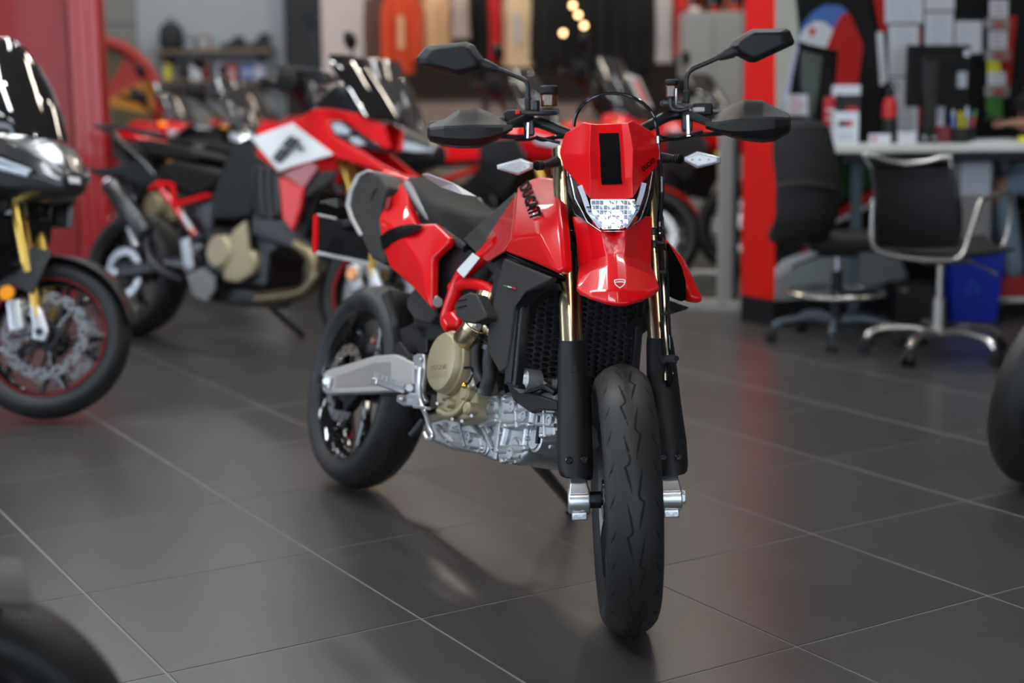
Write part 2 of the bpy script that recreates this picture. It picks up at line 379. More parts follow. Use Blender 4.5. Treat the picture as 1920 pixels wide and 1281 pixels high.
# ------------------------------------------------------------------ the red supermoto in the middle
PSI, PHI, DEL, BX, BY, BZ = 0.51065, 0.253266, -0.568155, 0.198149, 3.164997, 0.007686
RAKE = math.radians(26.1); TRAIL = .108; FR = .300; WB = 1.443; RR = .312
sAx = V(-math.sin(RAKE), 0, math.cos(RAKE)); sA0 = V(TRAIL, 0, 0)
hx = V(math.sin(PSI), -math.cos(PSI), 0); lx = V(math.cos(PSI), math.sin(PSI), 0); uz = V(0, 0, 1)
eX = hx; eY = lx*math.cos(PHI)-uz*math.sin(PHI); eZ = lx*math.sin(PHI)+uz*math.cos(PHI)
BM = np.stack([eX, eY, eZ], 1); BO = V(BX, BY, BZ)
def S(p): return sA0+rodr(np.asarray(p, float)-sA0, sAx, DEL)           # turn with the forks
def toloc(wp): return BM.T@(np.asarray(wp, float)-BO)
def P(px, py, y=None, x=None, z=None, st=False):
    """pixel -> point of the bike where its ray meets a plane of the bike (x, y or z given, metres)"""
    o = BM.T@(CAM-BO); d = BM.T@ray(px, py)
    if st: o = sA0+rodr(o-sA0, sAx, -DEL); d = rodr(d, sAx, -DEL)
    i, val = (1, y) if y is not None else (0, x) if x is not None else (2, z)
    return o+d*((val-o[i])/d[i])
def Q(px, py, x=None, y=None, z=None): return P(px, py, y, x, z, True)
bike = bpy.data.objects.new('motorcycle', None); COL.objects.link(bike)
mw = Matrix.Identity(4)
for i in range(3):
    for j in range(3): mw[i][j] = BM[i][j]
    mw[i][3] = BO[i]
bike.matrix_world = mw
tag(bike, 'red supermoto motorcycle with black hand guards standing alone in the centre of the floor', 'motorcycle')
K = bike
def both(b, name, material, **k):
    return b.build(name, material, K, **k), b.build(name, material, K, mirror=True, **k)

# front wheel
fc = V(0, 0, FR)
ty = tyre(fc, FR, .120, 'front_tyre', K, S, n=96)
def grooves(c, R, w, n, parent, T, ph=0., rimr=.230):
    prf = [q for q in tyre_profile(R, w, rimr) if q[1] >= 0]; hs = [q[1] for q in prf[:7]]; rs_ = [q[0] for q in prf[:7]]
    def sp(t, h, lift=.0004):
        r = np.interp(abs(h), hs, rs_)+lift; a = t/R+ph
        return c+V(math.cos(a)*r, h, math.sin(a)*r)
    b = MB(); C_ = 2*PI*R; st = C_/n
    def ribbon(pts, wd):
        L = []
        for i in range(len(pts)):
            a = np.array(pts[max(i-1, 0)]); q = np.array(pts[min(i+1, len(pts)-1)]); d = (q-a)/np.linalg.norm(q-a); nn = np.array([-d[1], d[0]])
            k_ = .25 if i in (0, len(pts)-1) else 1.
            p = np.array(pts[i]); L.append((sp(*(p+nn*wd/2*k_)), sp(*(p-nn*wd/2*k_))))
        b.add([q for l in L for q in l], [(2*i, 2*i+1, 2*i+3, 2*i+2) for i in range(len(L)-1)])
    k_ = w/.12
    for i in range(n):
        t = i*st
        for sg in (-1, 1):
            o_ = 0 if sg > 0 else st*.5
            z = [(0, .006), (.030, .012), (.056, .018), (.062, .010), (.070, .007), (.100, .012), (.128, .017)]
            ribbon([(t+o_+a, sg*h*k_) for a, h in z], .0052)
            for q in (0, .068):
                ribbon([(t+o_+q+.0, sg*.040*k_), (t+o_+q-.018, sg*.046*k_), (t+o_+q-.032, sg*.051*k_)], .0042)
    g = b.build('tread_groove_shade', 'recess_shade', parent, T, flat=True); g['kind'] = 'stuff'  # dark ribbons laid over the tread, groove shade put into the colour
grooves(fc, FR, .120, 13, ty, S)
rim(fc, .120, K, S, name='front_rim')
disc(fc, .062, .160, .128, K, S, name='front_brake_disc')
MB().cyl((0, -.088, FR), (0, .088, FR), .0125, 20).cyl((0, -.080, FR), (0, -.052, FR), .019, 24).cyl((0, .052, FR), (0, .080, FR), .019, 24).build('axle', 'dark_steel', K, S, bevel=.002)
MB().cyl((0, .118, FR), (0, .134, FR), .016, 6).build('axle_nut', 'bright_alu', K, S, bevel=.002)

# forks
def forkp(z, off=0.): return V(-(z-.3)*math.tan(RAKE)+off, 0, z)
YF = .101
for sg in (-1, 1):
    y = sg*YF
    t = MB().tube([forkp(.60)+V(0, y, 0), forkp(1.075)+V(0, y, 0)], .0275, 28).build('fork_tube', 'gold_metal', K, S)
    for z in (.868, .838): MB().tube([forkp(z-.009)+V(0, y, 0), forkp(z+.009)+V(0, y, 0)], .0300, 28).build('fork_band', 'black_satin', t, S, bevel=.003)
    b = MB(); loops = []
    for z, r, fwd in ((.352, .033, .004), (.356, .037, .006), (.372, .040, .007), (.42, .040, .007), (.50, .038, .006), (.56, .0355, .004), (.60, .033, .002), (.628, .031, 0), (.640, .0285, 0)):
        c_ = forkp(z, fwd)+V(0, y+sg*.004*(z < .5), 0); lo = []
        for k in range(28):
            a = 2*PI*k/28; ca, sa = math.cos(a), math.sin(a)
            rx = r*(1.15 if ca > 0 else .9); lo.append(c_+V(rx*ca, r*1.0*sa, .0)+(V(0, 0, -.010*max(0, -sa*sg)) if z < .36 else 0))
        loops.append(lo)
    fg = b.loft(loops).build('fork_guard', 'black_plastic', K, S, sharp=50)
    # raised shoulder near the top of the guard
    MB().grid([[forkp(z, .044-(.006 if z > .59 else 0))+V(q, y+e, 0) for e, q in ((-.02, -.012), (-.008, .0), (.008, .0), (.02, -.012))] for z in (.572, .586, .598)], V(-.01, 0, 0)).build('guard_shoulder', 'black_plastic', fg, S, bevel=.003)
    for e in (-.0165, .0165):
        cc = forkp(.392, .0)+V(.0515, y+e+sg*.003, 0)
        sc = MB().lathe([(.0085, -.006), (.0085, .004), (.0065, .0065), (.004, .0065), (.0035, .002), (0, .002)], cc, (1, 0, .05), 20).build('screw', 'black_gloss', fg, S)
    # axle lug: neck, barrel and pinch foot
    lb = MB().loft([[forkp(.375)+V(a*.020, y+b_*.018, 0) for a, b_ in ((1, 1), (-1, 1), (-1, -1), (1, -1))], [forkp(.345)+V(a*.024, y+b_*.019, 0) for a, b_ in ((1, 1), (-1, 1), (-1, -1), (1, -1))], [V(a*.028, y+b_*.023, .318) for a, b_ in ((1, 1), (-1, 1), (-1, -1), (1, -1))]])
    lug = lb.build('axle_lug', 'bright_alu', K, S, bevel=.004)
    MB().cyl((0.0, y-.024, FR), (0.0, y+.024, FR), .029, 32).build('lug_barrel', 'bright_alu', lug, S, bevel=.004)
    MB().box((.008, y, FR-.032), (.026, .034, .018)).build('pinch_foot', 'bright_alu', lug, S, bevel=.003)
    for e in (-.009, .009): MB().cyl((.019, y+e, FR-.032), (.025, y+e, FR-.032), .005, 12).build('pinch_bolt', 'steel', lug, S)
# caliper behind the left leg
MB().box((-.09, .088, .40), (.05, .05, .10), (V(.9, 0, .44), V(0, 1, 0), V(-.44, 0, .9))).build('front_caliper', 'dark_steel', K, S, bevel=.008)
MB().box(forkp(1.03)+V(-.04, 0, 0), (.09, .26, .03)).build('upper_triple_clamp', 'black_satin', K, S, bevel=.008)
MB().box(forkp(.90)+V(-.035, 0, 0), (.09, .26, .035)).build('lower_triple_clamp', 'black_satin', K, S, bevel=.008)

# front fender: ridged beak
rows_px = [([1073, 1098, 1124, 1149, 1173, 1199, 1223], [404]*7, -.15), ([1080, 1106, 1129, 1151, 1173, 1197, 1222], [442]*7, -.095), ([1085, 1111, 1136, 1153, 1171, 1195, 1221], [501, 487, 478, 476, 478, 486, 498], -.035),
           ([1083, 1108, 1138, 1155, 1175, 1204, 1230], [521, 509, 498, 496, 498, 508, 518], .005), ([1081, 1108, 1139, 1157, 1177, 1211, 1237], [540, 546, 545, 545, 545, 545, 538], .068), ([1088, 1108, 1139, 1158, 1177, 1211, 1231], [548, 557, 567, 570, 569, 557, 547], .083)]
offs = [[-.075, -.045, -.012, -.035, -.012, -.045, -.075], [-.11, -.075, -.012, -.035, -.012, -.075, -.11], [-.12, -.085, -.004, .0, -.004, -.085, -.12], [-.060, -.022, -.002, .003, -.002, -.022, -.060], [-.062, -.024, -.003, .003, -.003, -.024, -.062], [-.060, -.024, -.003, .001, -.003, -.024, -.060]]
rows = [[Q(a, c, x=x0+f) for a, c, f in zip(xs, ys, of)] for (xs, ys, x0), of in zip(rows_px, offs)]
fen = MB().grid(rows, V(-.010, 0, -.008)).build('front_fender', 'red_paint', K, S, bevel=.006, seg=3, bang=14)
# shield emblem on the beak
def quadmap(c4, u, v):
    bl, br, tr_, tl = c4; return (1-u)*(1-v)*bl+u*(1-v)*br+u*v*tr_+(1-u)*v*tl
# lies on the flat ridge between rows 3 and 4
def ridge(px, py, lift=.0035):
    a = Q(px, 496.5, x=.007); b_ = Q(px, 545, x=.070); t = (py-496.5)/48.5; return a*(1-t)+b_*t+V(lift, 0, lift*.5)
sh = [(-10.5, -7), (-6, -8), (0, -8.5), (6, -8), (10.5, -7), (11, -3), (9, 2), (5, 6), (0, 9), (-5, 6), (-9, 2), (-11, -3)]
e_out = [ridge(1162+a, 533+b_) for a, b_ in sh]; e_in = [ridge(1162+a*.8, 533+b_*.78) for a, b_ in sh]
n_ = len(sh); MB().add(e_out+e_in, [(i, (i+1) % n_, (i+1) % n_+n_, i+n_) for i in range(n_)]).build('shield_outline', 'white_sticker', fen, S, flat=True)
MB().add([ridge(1162+a, 533+b_) for a, b_ in ((-9, -2.6), (-3, -4.0), (5, -4.0), (9, -3), (9, -1), (3, -2), (-3, -2), (-9, -.6))], [tuple(range(8))]).build('shield_bar', 'white_sticker', fen, S, flat=True)

# headlight
hl_out = [(1061, 318), (1063, 372), (1076, 402), (1126, 437), (1172, 438), (1213, 405), (1227, 366), (1229, 314), (1190, 300), (1100, 300)]
hx_ = [-.325, -.245, -.200, -.130, -.130, -.200, -.245, -.325, -.33, -.33]
hp = [Q(a, b_, x=x) for (a, b_), x in zip(hl_out, hx_)]
cen = Q(1149, 372, x=-.135)
hb = MB(); n_ = len(hp); back = [V(p[0]*.25+(-.30)*.75, p[1]*.8, p[2]*.75+.95*.25) for p in hp]
hb.loft([back, hp], caps=True)
hl = hb.build('headlight', 'black_gloss', K, S, bevel=.004)
def strip(pts, wd, name, material, parent, lift=0., x=None):
    L = []
    for i in range(len(pts)):
        a = np.array(pts[max(i-1, 0)][:2], float); q = np.array(pts[min(i+1, len(pts)-1)][:2], float); d = (q-a)/np.linalg.norm(q-a); nn = np.array([-d[1], d[0]])
        p = np.array(pts[i][:2], float); xx = pts[i][2]; L.append([Q(*(p+nn*wd/2), x=xx+lift), Q(*(p-nn*wd/2), x=xx+lift)])
    return MB().grid(L, V(-.012, 0, 0)).build(name, material, parent, S, bevel=.001)
strip([(1087, 348, -.196), (1094, 366, -.178), (1104, 396, -.138), (1127, 427, -.122)], 9.5, 'light_strip', 'drl', hl, .006)
strip([(1208, 343, -.196), (1203, 364, -.178), (1193, 394, -.138), (1172, 426, -.122)], 9.5, 'light_strip', 'drl', hl, .006)
strip([(1068, 325, -.30), (1078, 372, -.225), (1101, 416, -.158), (1127, 434, -.126), (1172, 434, -.126), (1201, 412, -.158), (1216, 368, -.225), (1224, 322, -.30)], 2.2, 'rim_line', 'steel', hl, .004)
lens = [(1107, 374), (1190, 374), (1192, 392), (1184, 410), (1168, 429), (1130, 430), (1116, 412), (1109, 394)]
MB().prism([Q(a, b_, x=-.128) for a, b_ in lens], V(-.03, 0, 0)).build('reflector_bowl', 'chrome', hl, S, flat=True)
rnd = random.Random(3)
fac = MB()
for i in range(11):
    for j in range(6):
        px = 1109+i*7.6; py = 376+j*9.0
        lim = 1107+max(0, (py-390))*.55; rim_ = 1192-max(0, (py-392))*.6
        if px < lim+1 or px+7 > rim_: continue
        q = [Q(px+a, py+b_, x=-.121+rnd.uniform(-.004, .004)) for a, b_ in ((0, 0), (7, 0), (7, 8.4), (0, 8.4))]
        fac.prism(q, V(-.012, 0, 0))
fac.build('reflector_facets', 'chrome', hl, S, flat=True)['kind'] = 'stuff'
mat('led', (1, 1, 1), .3, emit=(.92, .96, 1.), es=3.2)
for px, py, s in ((1128, 411, 4), (1138, 418, 5), (1150, 412, 4), (1160, 420, 4), (1140, 402, 3), (1158, 401, 3), (1149, 386, 3)):
    MB().prism([Q(px+a, py+b_, x=-.1165) for a, b_ in ((-s, -s), (s, -s), (s, s), (-s, s))], V(-.004, 0, 0)).build('led', 'led', hl, S, flat=True)
MB().prism([Q(a, b_, x=-.112) for a, b_ in lens], V(-.002, 0, 0)).build('lens', 'clear_lens', hl, S, flat=True)
# ribs beside the lens
for sg in (0, 1):
    rb = MB()
    for k in range(5):
        a = (1103+k*3.2, 388+k*8.0) if sg == 0 else (1196-k*3.2, 386+k*8.0)
        rb.box(Q(*a, x=-.135), (.012, .008, .002))
    rb.build('side_ribs', 'black_plastic', hl, S, flat=True)

# red number mask above the headlight
mk = {}
def mp_(n, px, py, x): mk[n] = Q(px, py, x=x)
for n, px, py, x in (('tl', 1096, 230, -.283), ('lr', 1108, 233, -.260), ('rr', 1178, 231, -.260), ('tr', 1186, 227, -.283), ('ls', 1060, 251, -.325), ('lw', 1049, 287, -.315), ('ll', 1058, 315, -.290), ('lm', 1085, 346, -.205), ('lb', 1106, 372, -.150),
                     ('rb', 1187, 371, -.150), ('rm', 1204, 343, -.205), ('rl', 1234, 309, -.290), ('rw', 1239, 274, -.315), ('rs', 1223, 248, -.325),
                     ('l1', 1105, 285, -.202), ('r1', 1187, 280, -.202), ('l2', 1107, 335, -.161), ('r2', 1186, 332, -.161), ('c0', 1119, 234, -.272), ('d0', 1165, 232, -.272), ('c1', 1120, 284, -.216), ('d1', 1170, 282, -.216), ('c2', 1122, 335, -.170), ('d2', 1172, 334, -.170), ('c3', 1122, 375, -.145), ('d3', 1172, 374, -.145),
                     ('lx', 1092, 290, -.235), ('rx', 1200, 284, -.235)): mp_(n, px, py, x)
ks = list(mk); ix = {k: i for i, k in enumerate(ks)}
mf = [('tl', 'lr', 'l1', 'lx'), ('tl', 'lx', 'ls'), ('ls', 'lx', 'lw'), ('lw', 'lx', 'll'), ('ll', 'lx', 'lm'), ('lx', 'l1', 'l2', 'lm'), ('lm', 'l2', 'lb'),
      ('lr', 'c0', 'c1', 'l1'), ('d0', 'rr', 'r1', 'd1'), ('c0', 'd0', 'd1', 'c1'), ('l1', 'c1', 'c2', 'l2'), ('d1', 'r1', 'r2', 'd2'), ('c1', 'd1', 'd2', 'c2'), ('l2', 'c2', 'c3', 'lb'), ('d2', 'r2', 'rb', 'd3'), ('c2', 'd2', 'd3', 'c3'),
      ('rr', 'tr', 'rx', 'r1'), ('tr', 'rs', 'rx'), ('rs', 'rw', 'rx'), ('rw', 'rl', 'rx'), ('rl', 'rm', 'rx'), ('r1', 'rx', 'rm', 'r2'), ('rm', 'rb', 'r2')]
mask = MB().shell([mk[k] for k in ks], [tuple(ix[q] for q in f) for f in mf], V(-.008, 0, .002)).build('number_mask', 'red_paint', K, S, bevel=.004, seg=3, bang=12)
npan = [(1123, 250), (1160, 249), (1163, 283), (1165, 333), (1167, 345), (1128, 346), (1127, 334), (1125, 284)]
def maskx(py): return np.interp(py, [233, 283, 334, 375], [-.2715, -.2155, -.1695, -.1445])
MB().shell([Q(a, b_, x=maskx(b_)+.0030) for a, b_ in npan], [(0, 1, 2, 7), (7, 2, 3, 6), (6, 3, 4, 5)], V(-.0025, 0, 0)).build('number_panel', 'matte_black', mask, S, flat=True)
def tri_pt(px, py, a, b_, c, lift):
    # point of the mask facet a-b-c seen at the pixel
    n3 = nrm(np.cross(mk[b_]-mk[a], mk[c]-mk[a])); n3 = n3 if n3[0] > 0 else -n3
    o = BM.T@(CAM-BO); d = BM.T@ray(px, py); o = sA0+rodr(o-sA0, sAx, -DEL); d = rodr(d, sAx, -DEL)
    return o+d*(((mk[a]-o)@n3)/(d@n3))+n3*lift
decal_text('DUCATI', [tri_pt(px, py, 'rl', 'rm', 'rx', .0022) for px, py in ((1206, 323), (1228, 303), (1224, 296), (1201, 314))], (0, 0, 0), 'lettering', 'matte_black', mask, S, bold=.03)

# turn signals
mat('bulb_amber', (.75, .55, .38), .3, var=.1)
mat('signal_lens', (.78, .82, .86), .12, coat=1., var=.12, vscale=90, trans=.25)
sig = (('L', [(930, 309), (931, 318), (972, 330), (1000, 317), (1001, 305), (977, 296)], [(1006, 311), (1020, 310), (1046, 303)], (950, 967, 984)), ('R', [(1352, 294), (1352, 306), (1307, 317), (1282, 303), (1282, 295), (1308, 283)], [(1277, 299), (1262, 298), (1238, 296)], (1298, 1312, 1329)))
for sd, out, stalk, dots in sig:
    X0 = -.262
    c_ = np.mean(np.array(out), 0)
    outer = [Q(a, b_, x=X0) for a, b_ in out]; inner = [Q(c_[0]+(a-c_[0])*.80, c_[1]+(b_-c_[1])*.72, x=X0+.014) for a, b_ in out]; bk = [p+V(-.022, 0, 0) for p in outer]
    bk2 = [Q(c_[0]+(a-c_[0])*.7, c_[1]+(b_-c_[1])*.7, x=X0-.035) for a, b_ in out]
    ts_o = MB().loft([bk2, bk, [p*1. for p in outer]]).build('turn_signal', 'black_plastic', K, S, bevel=.003)
    MB().loft([outer, inner]).build('signal_lens', 'signal_lens', ts_o, S, bevel=.003)
    for d in dots:
        MB().ball(Q(d, c_[1]+(1 if sd == 'L' else -.5), x=X0+.0142), (.001, .0035, .0028), 10, 6).build('bulb', 'bulb_amber', ts_o, S)
    pts = [Q(a, b_, x=X0-.02-.02*k) for k, (a, b_) in enumerate(stalk)]
    MB().tube(pts, [.006, .010, .014], 14).build('stalk', 'black_plastic', ts_o, S)
    for t in (.15, .4, .65): 
        p = pts[0]*(1-t)+pts[1]*t; d = nrm(pts[1]-pts[0]); MB().cyl(p-d*.002, p+d*.002, .0115, 14).build('stalk_rib', 'black_plastic', ts_o, S, bevel=.001)

# handlebar and controls
hbp = [Q(806, 240, x=-.53), Q(880, 238, x=-.52), Q(960, 230, x=-.495), Q(1000, 229, x=-.48), Q(1020, 233, x=-.47), Q(1066, 251, x=-.44), Q(1110, 262, x=-.43), Q(1180, 256, x=-.43), Q(1213, 239, x=-.44), Q(1250, 219, x=-.47), Q(1275, 215, x=-.48), Q(1320, 217, x=-.495), Q(1400, 225, x=-.52), Q(1478, 228, x=-.53)]
MB().tube(cr(hbp, 5), .0135, 16).build('handlebar', 'black_satin', K, S)
for a, b_ in ((0, 2), (13, 11)): MB().tube([hbp[a], (hbp[a]+hbp[b_])/2, hbp[b_]], .017, 16).build('grip', 'rubber', K, S, bevel=.003)
MB().box(Q(1146, 262, x=-.43), (.05, .09, .045)).build('bar_clamp', 'black_satin', K, S, bevel=.006)
# hand guards
def guard(sec, name):
    rows = []
    for px, top, cr1, cr2, bot, dx in sec:
        rows.append([Q(px, top, x=-.455+dx), Q(px, top+(cr1-top)*.25, x=-.425+dx), Q(px, cr1-2, x=-.372+dx), Q(px, cr1+3, x=-.366+dx), Q(px, cr2-2, x=-.362+dx), Q(px, cr2+3, x=-.372+dx), Q(px, bot-(bot-cr2)*.3, x=-.385+dx), Q(px, bot, x=-.43+dx)])
    return MB().grid(rows, V(-.006, 0, 0)).build(name, 'black_plastic', K, S, bevel=.003, seg=2, bang=16)
gl = guard([(801, 240, 243, 252, 257, -.045), (806, 233, 241, 256, 265, -.02), (832, 224, 238, 260, 275, 0), (862, 205, 237, 262, 279, .004), (895, 202, 236, 262, 278, .002), (919, 210, 236, 258, 270, -.006), (944, 225, 236, 250, 256, -.02), (961, 234, 237, 241, 243, -.035)], 'hand_guard')
gr = guard([(1483, 222, 225, 234, 243, -.045), (1479, 213, 222, 238, 250, -.02), (1453, 201, 221, 243, 265, 0), (1430, 188, 221, 246, 268, .004), (1395, 187, 224, 248, 264, .002), (1372, 196, 226, 248, 258, -.006), (1345, 214, 230, 244, 249, -.02), (1323, 226, 231, 238, 241, -.035)], 'hand_guard')
for a, b_, c_, g_ in (((952, 236), (978, 225), (998, 217), gl), ((1332, 232), (1308, 222), (1281, 212), gr)):
    pts = [Q(*a, x=-.41), Q(*b_, x=-.425), Q(*c_, x=-.455)]
    MB().tube(pts, [.010, .011, .012], 8, flat=.45).build('guard_arm', 'black_plastic', g_, S, bevel=.002)
for px, y0, y1, s in ((990, 230, 262, -1), (1290, 216, 258, 1)):
    MB().tube([Q(px, y0, x=-.44), Q(px+s*1, y1, x=-.44)], .0055, 12).build('guard_bolt', 'steel', K, S)
    MB().box(Q(px-s*2, (y0+y1)/2-6, x=-.46), (.03, .026, .040)).build('lever_perch', 'black_satin', K, S, bevel=.005)
    lv = [Q(px+s*5, y1-6, x=-.44), Q(px+s*40, y1-6, x=-.43), Q(px+s*110, y1-12, x=-.435), Q(px+s*150, y1-16, x=-.45)]
    MB().tube(cr(lv, 4), .0055, 8).build('lever', 'black_satin', K, S)
    MB().box(Q(px+s*26, y0-10, x=-.50), (.05, .05, .035)).build('switch_cluster', 'black_plastic', K, S, bevel=.008)
MB().box(Q(1310, 206, x=-.47), (.012, .030, .012)).build('switch_lever', 'grey_alu', K, S, bevel=.003)
MB().box(Q(971, 211, x=-.47), (.012, .012, .012)).build('kill_switch', 'red_paint', K, S, bevel=.003)
# cables around the bars
for pts, r in (([(1005, 258, -.43), (1020, 262, -.42), (1045, 257, -.41), (1066, 256, -.40)], .0055), ([(966, 262, -.44), (990, 262, -.43), (1010, 259, -.42), (1050, 268, -.41)], .004), ([(1238, 257, -.39), (1262, 262, -.41), (1290, 256, -.43), (1318, 248, -.43)], .0055), ([(1238, 264, -.38), (1270, 260, -.41), (1296, 256, -.43)], .004),
               ([(1076, 237, -.33), (1080, 217, -.325), (1094, 195, -.32), (1120, 179, -.32), (1150, 175, -.32), (1180, 180, -.32), (1207, 195, -.32), (1225, 216, -.32), (1232, 240, -.315), (1235, 268, -.31), (1237, 300, -.31)], .0042),
               ([(1236, 300, -.255), (1240, 330, -.25), (1240, 370, -.245), (1237, 410, -.235), (1237, 445, -.225), (1241, 500, -.175), (1245, 560, -.14), (1247, 620, -.11), (1252, 672, -.08)], .0062),
               ([(1250, 470, -.20), (1252, 540, -.15), (1256, 620, -.10), (1258, 665, -.085)], .003),
               ([(1250, 680, -.07), (1247, 700, -.06), (1252, 722, -.07), (1240, 742, -.09), (1224, 752, -.11)], .0035), ([(1258, 680, -.07), (1262, 705, -.06), (1250, 733, -.08), (1228, 754, -.11)], .003)):
    MB().tube(cr([Q(a, b_, x=x) for a, b_, x in pts], 6), r, 10).build('cable', 'black_gloss', K, S)
for px, py, x in ((1238, 455, -.215), (1242, 510, -.168), (1246, 588, -.125)): MB().box(Q(px, py, x=x), (.016, .018, .008)).build('cable_clip', 'black_plastic', K, S, bevel=.002)
cb = MB().box(Q(1254, 674, x=-.082), (.02, .036, .020)).build('hose_clamp', 'black_plastic', K, S, bevel=.004)
for px in (1240, 1268): MB().cyl(Q(px, 672, x=-.075), Q(px, 672, x=-.075)+V(.006, 0, 0), .006, 14).build('clamp_screw', 'black_gloss', cb, S)
MB().cyl(Q(1233, 262, x=-.31)-V(0, 0, .008), Q(1233, 262, x=-.31)+V(0, 0, .008), .0055, 10).build('cable_ferrule', 'steel', K, S)
MB().cyl(Q(1247, 706, x=-.058)-V(0, 0, .008), Q(1247, 706, x=-.058)+V(0, 0, .008), .005, 10).build('hose_ferrule', 'gold_metal', K, S)
# reservoirs
for px, yc0, yc1, yb, r, x in ((1029.5, 161, 177, 200, .0225, -.46), (1260, 149, 160, 183, .0165, -.46)):
    a = Q(px, yc0, x=x); b_ = Q(px, yc1, x=x); c_ = Q(px, yb, x=x)
    rs = MB().cyl(c_, b_, r*.92, 24).build('fluid_reservoir', 'amber_fluid', K, S, bevel=.003)
    MB().cyl(b_, a, r, 24).build('reservoir_cap', 'black_plastic', rs, S, bevel=.004)
    MB().box((c_+V(-.02, 0, -.012)), (.06, .05, .012)).build('reservoir_bracket', 'dark_steel', rs, S, bevel=.003)
MB().tube([Q(978, 213, x=-.44), Q(1015, 213, x=-.44), Q(1043, 212, x=-.45)], .006, 10).build('reservoir_arm', 'black_satin', K, S)
MB().tube(cr([Q(1257, 185, x=-.45), Q(1259, 202, x=-.45), Q(1272, 207, x=-.45), Q(1292, 203, x=-.45)], 5), .006, 10).build('reservoir_arm', 'black_satin', K, S)
MB().tube([Q(1268, 166, x=-.435), Q(1268, 196, x=-.435), Q(1284, 198, x=-.435)], .0028, 8).build('reservoir_wire', 'steel', K, S)
MB().cyl(Q(1003, 208, x=-.45), Q(1003, 188, x=-.45), .012, 20).build('bar_end_knob', 'black_satin', K, S, bevel=.003)
# mirrors
for out, boot, stem in (([(780, 108), (797, 88), (806, 86), (874, 78), (889, 84), (908, 112), (909, 124), (900, 133), (859, 143), (848, 141), (784, 122)], [(905, 121), (932, 129)], [(930, 128), (962, 141), (982, 150), (989, 160), (990, 184), (990.5, 207)]),
                        ([(1368, 88), (1375, 76), (1405, 57), (1413, 54), (1474, 53), (1482, 58), (1490, 78), (1488, 84), (1415, 118), (1404, 117), (1379, 104)], [(1373, 97), (1347, 108)], [(1349, 107), (1315, 122), (1296, 131), (1288, 143), (1287, 170), (1286.5, 194)])):
    ce = np.mean(np.array(out), 0); f0 = lambda s, x: [Q(ce[0]+(a-ce[0])*s, ce[1]+(b_-ce[1])*s, x=x) for a, b_ in out]
    mr = MB().loft([f0(.93, -.512), f0(1., -.500), f0(.97, -.482), f0(.74, -.462), f0(.55, -.458)]).build('mirror', 'black_plastic', K, S, bevel=.003)
    MB().prism(f0(.88, -.511), V(-.003, 0, 0)).build('mirror_glass', 'chrome', mr, S, flat=True)
    bp = [Q(*boot[0], x=-.488), Q(boot[0][0]*.55+boot[1][0]*.45, boot[0][1]*.55+boot[1][1]*.45, x=-.488), Q(*boot[1], x=-.488)]
    MB().tube(bp, [.0155, .0135, .0085], 18).build('mirror_boot', 'rubber', mr, S)
    e0 = Q(boot[0][0]+(ce[0]-boot[0][0])*.45, boot[0][1]+(ce[1]-boot[0][1])*.45+3, x=-.474)
    MB().tube([bp[0], e0], [.0155, .006], 16).build('mirror_neck', 'black_plastic', mr, S)
    MB().tube(cr([Q(a, b_, x=-.488+.002*k) for k, (a, b_) in enumerate(stem)], 4), .0062, 12).build('mirror_stem', 'black_satin', mr, S)
    a = Q(*stem[-2], x=-.478); b_ = Q(*stem[-1], x=-.478); MB().cyl(a, b_, .0088, 16).build('stem_boot', 'rubber', mr, S, bevel=.002)
# ------------------------------------------------------------------ supermoto: body, engine, rear
rc = V(-WB, 0, RR)
rt = tyre(rc, RR, .160, 'rear_tyre', K, n=96); grooves(rc, RR, .160, 10, rt, None, .3)
rim(rc, .160, K, name='rear_rim', hubw=.07)
disc(rc, -.078, .120, .085, K, name='rear_brake_disc')
MB().box(rc+V(.10, -.085, -.03), (.09, .035, .05), (V(.7, 0, .7), V(0, 1, 0), V(-.7, 0, .7))).build('rear_caliper', 'dark_steel', K, bevel=.006)
MB().cyl(rc+V(0, -.165, 0), rc+V(0, .165, 0), .012, 20).build('rear_axle', 'dark_steel', K)
def poly(px, y, th, name, material, bevel=.004, both_=True, ys=None, par=None, seg=2):
    pts = [P(a, b_, y=(y if ys is None else ys[i])) for i, (a, b_) in enumerate(px)]
    b = MB().prism(pts, V(0, th, 0)); o = b.build(name, material, par or K, bevel=bevel, seg=seg)
    if both_: b.build(name, material, par or K, mirror=True, bevel=bevel, seg=seg)
    return o
# swingarm: two boxed arms with recess shade painted as darker panels, bridge at the pivot
arm = [(605, 702), (612, 694), (700, 667), (738, 664), (775, 680), (775, 722), (742, 734), (612, 739), (604, 733)]
for sg in (1, -1):
    sa = MB().prism([P(a, b_, y=-.158) for a, b_ in arm], V(0, .040, 0)).build('swingarm_side', 'grey_alu', K, bevel=.006, mirror=sg < 0)
    MB().prism([P(a, b_, y=-.1595) for a, b_ in [(628, 706), (702, 680), (732, 678), (733, 722), (628, 727)]], V(0, .004, 0)).build('arm_recess_shade', 'arm_dark', sa, bevel=.001, mirror=sg < 0)
    MB().box(P(614, 716, y=-.163), (.045, .012, .036)).build('chain_adjuster', 'bright_alu', sa, bevel=.004, mirror=sg < 0)
    MB().cyl(P(612, 715, y=-.180), P(612, 715, y=-.160), .013, 6).build('axle_end_nut', 'bright_alu', sa, bevel=.002, mirror=sg < 0)
MB().cyl((-.90, -.15, .42), (-.90, .15, .42), .05, 24).build('swingarm_pivot', 'dark_steel', K, bevel=.004)
MB().box((-.98, 0, .42), (.10, .26, .06)).build('swingarm_bridge', 'grey_alu', K, bevel=.01)
MB().tube([V(-.98, .02, .46), V(-.86, .02, .78)], .030, 18).build('shock_absorber', 'dark_steel', K)
b = MB()
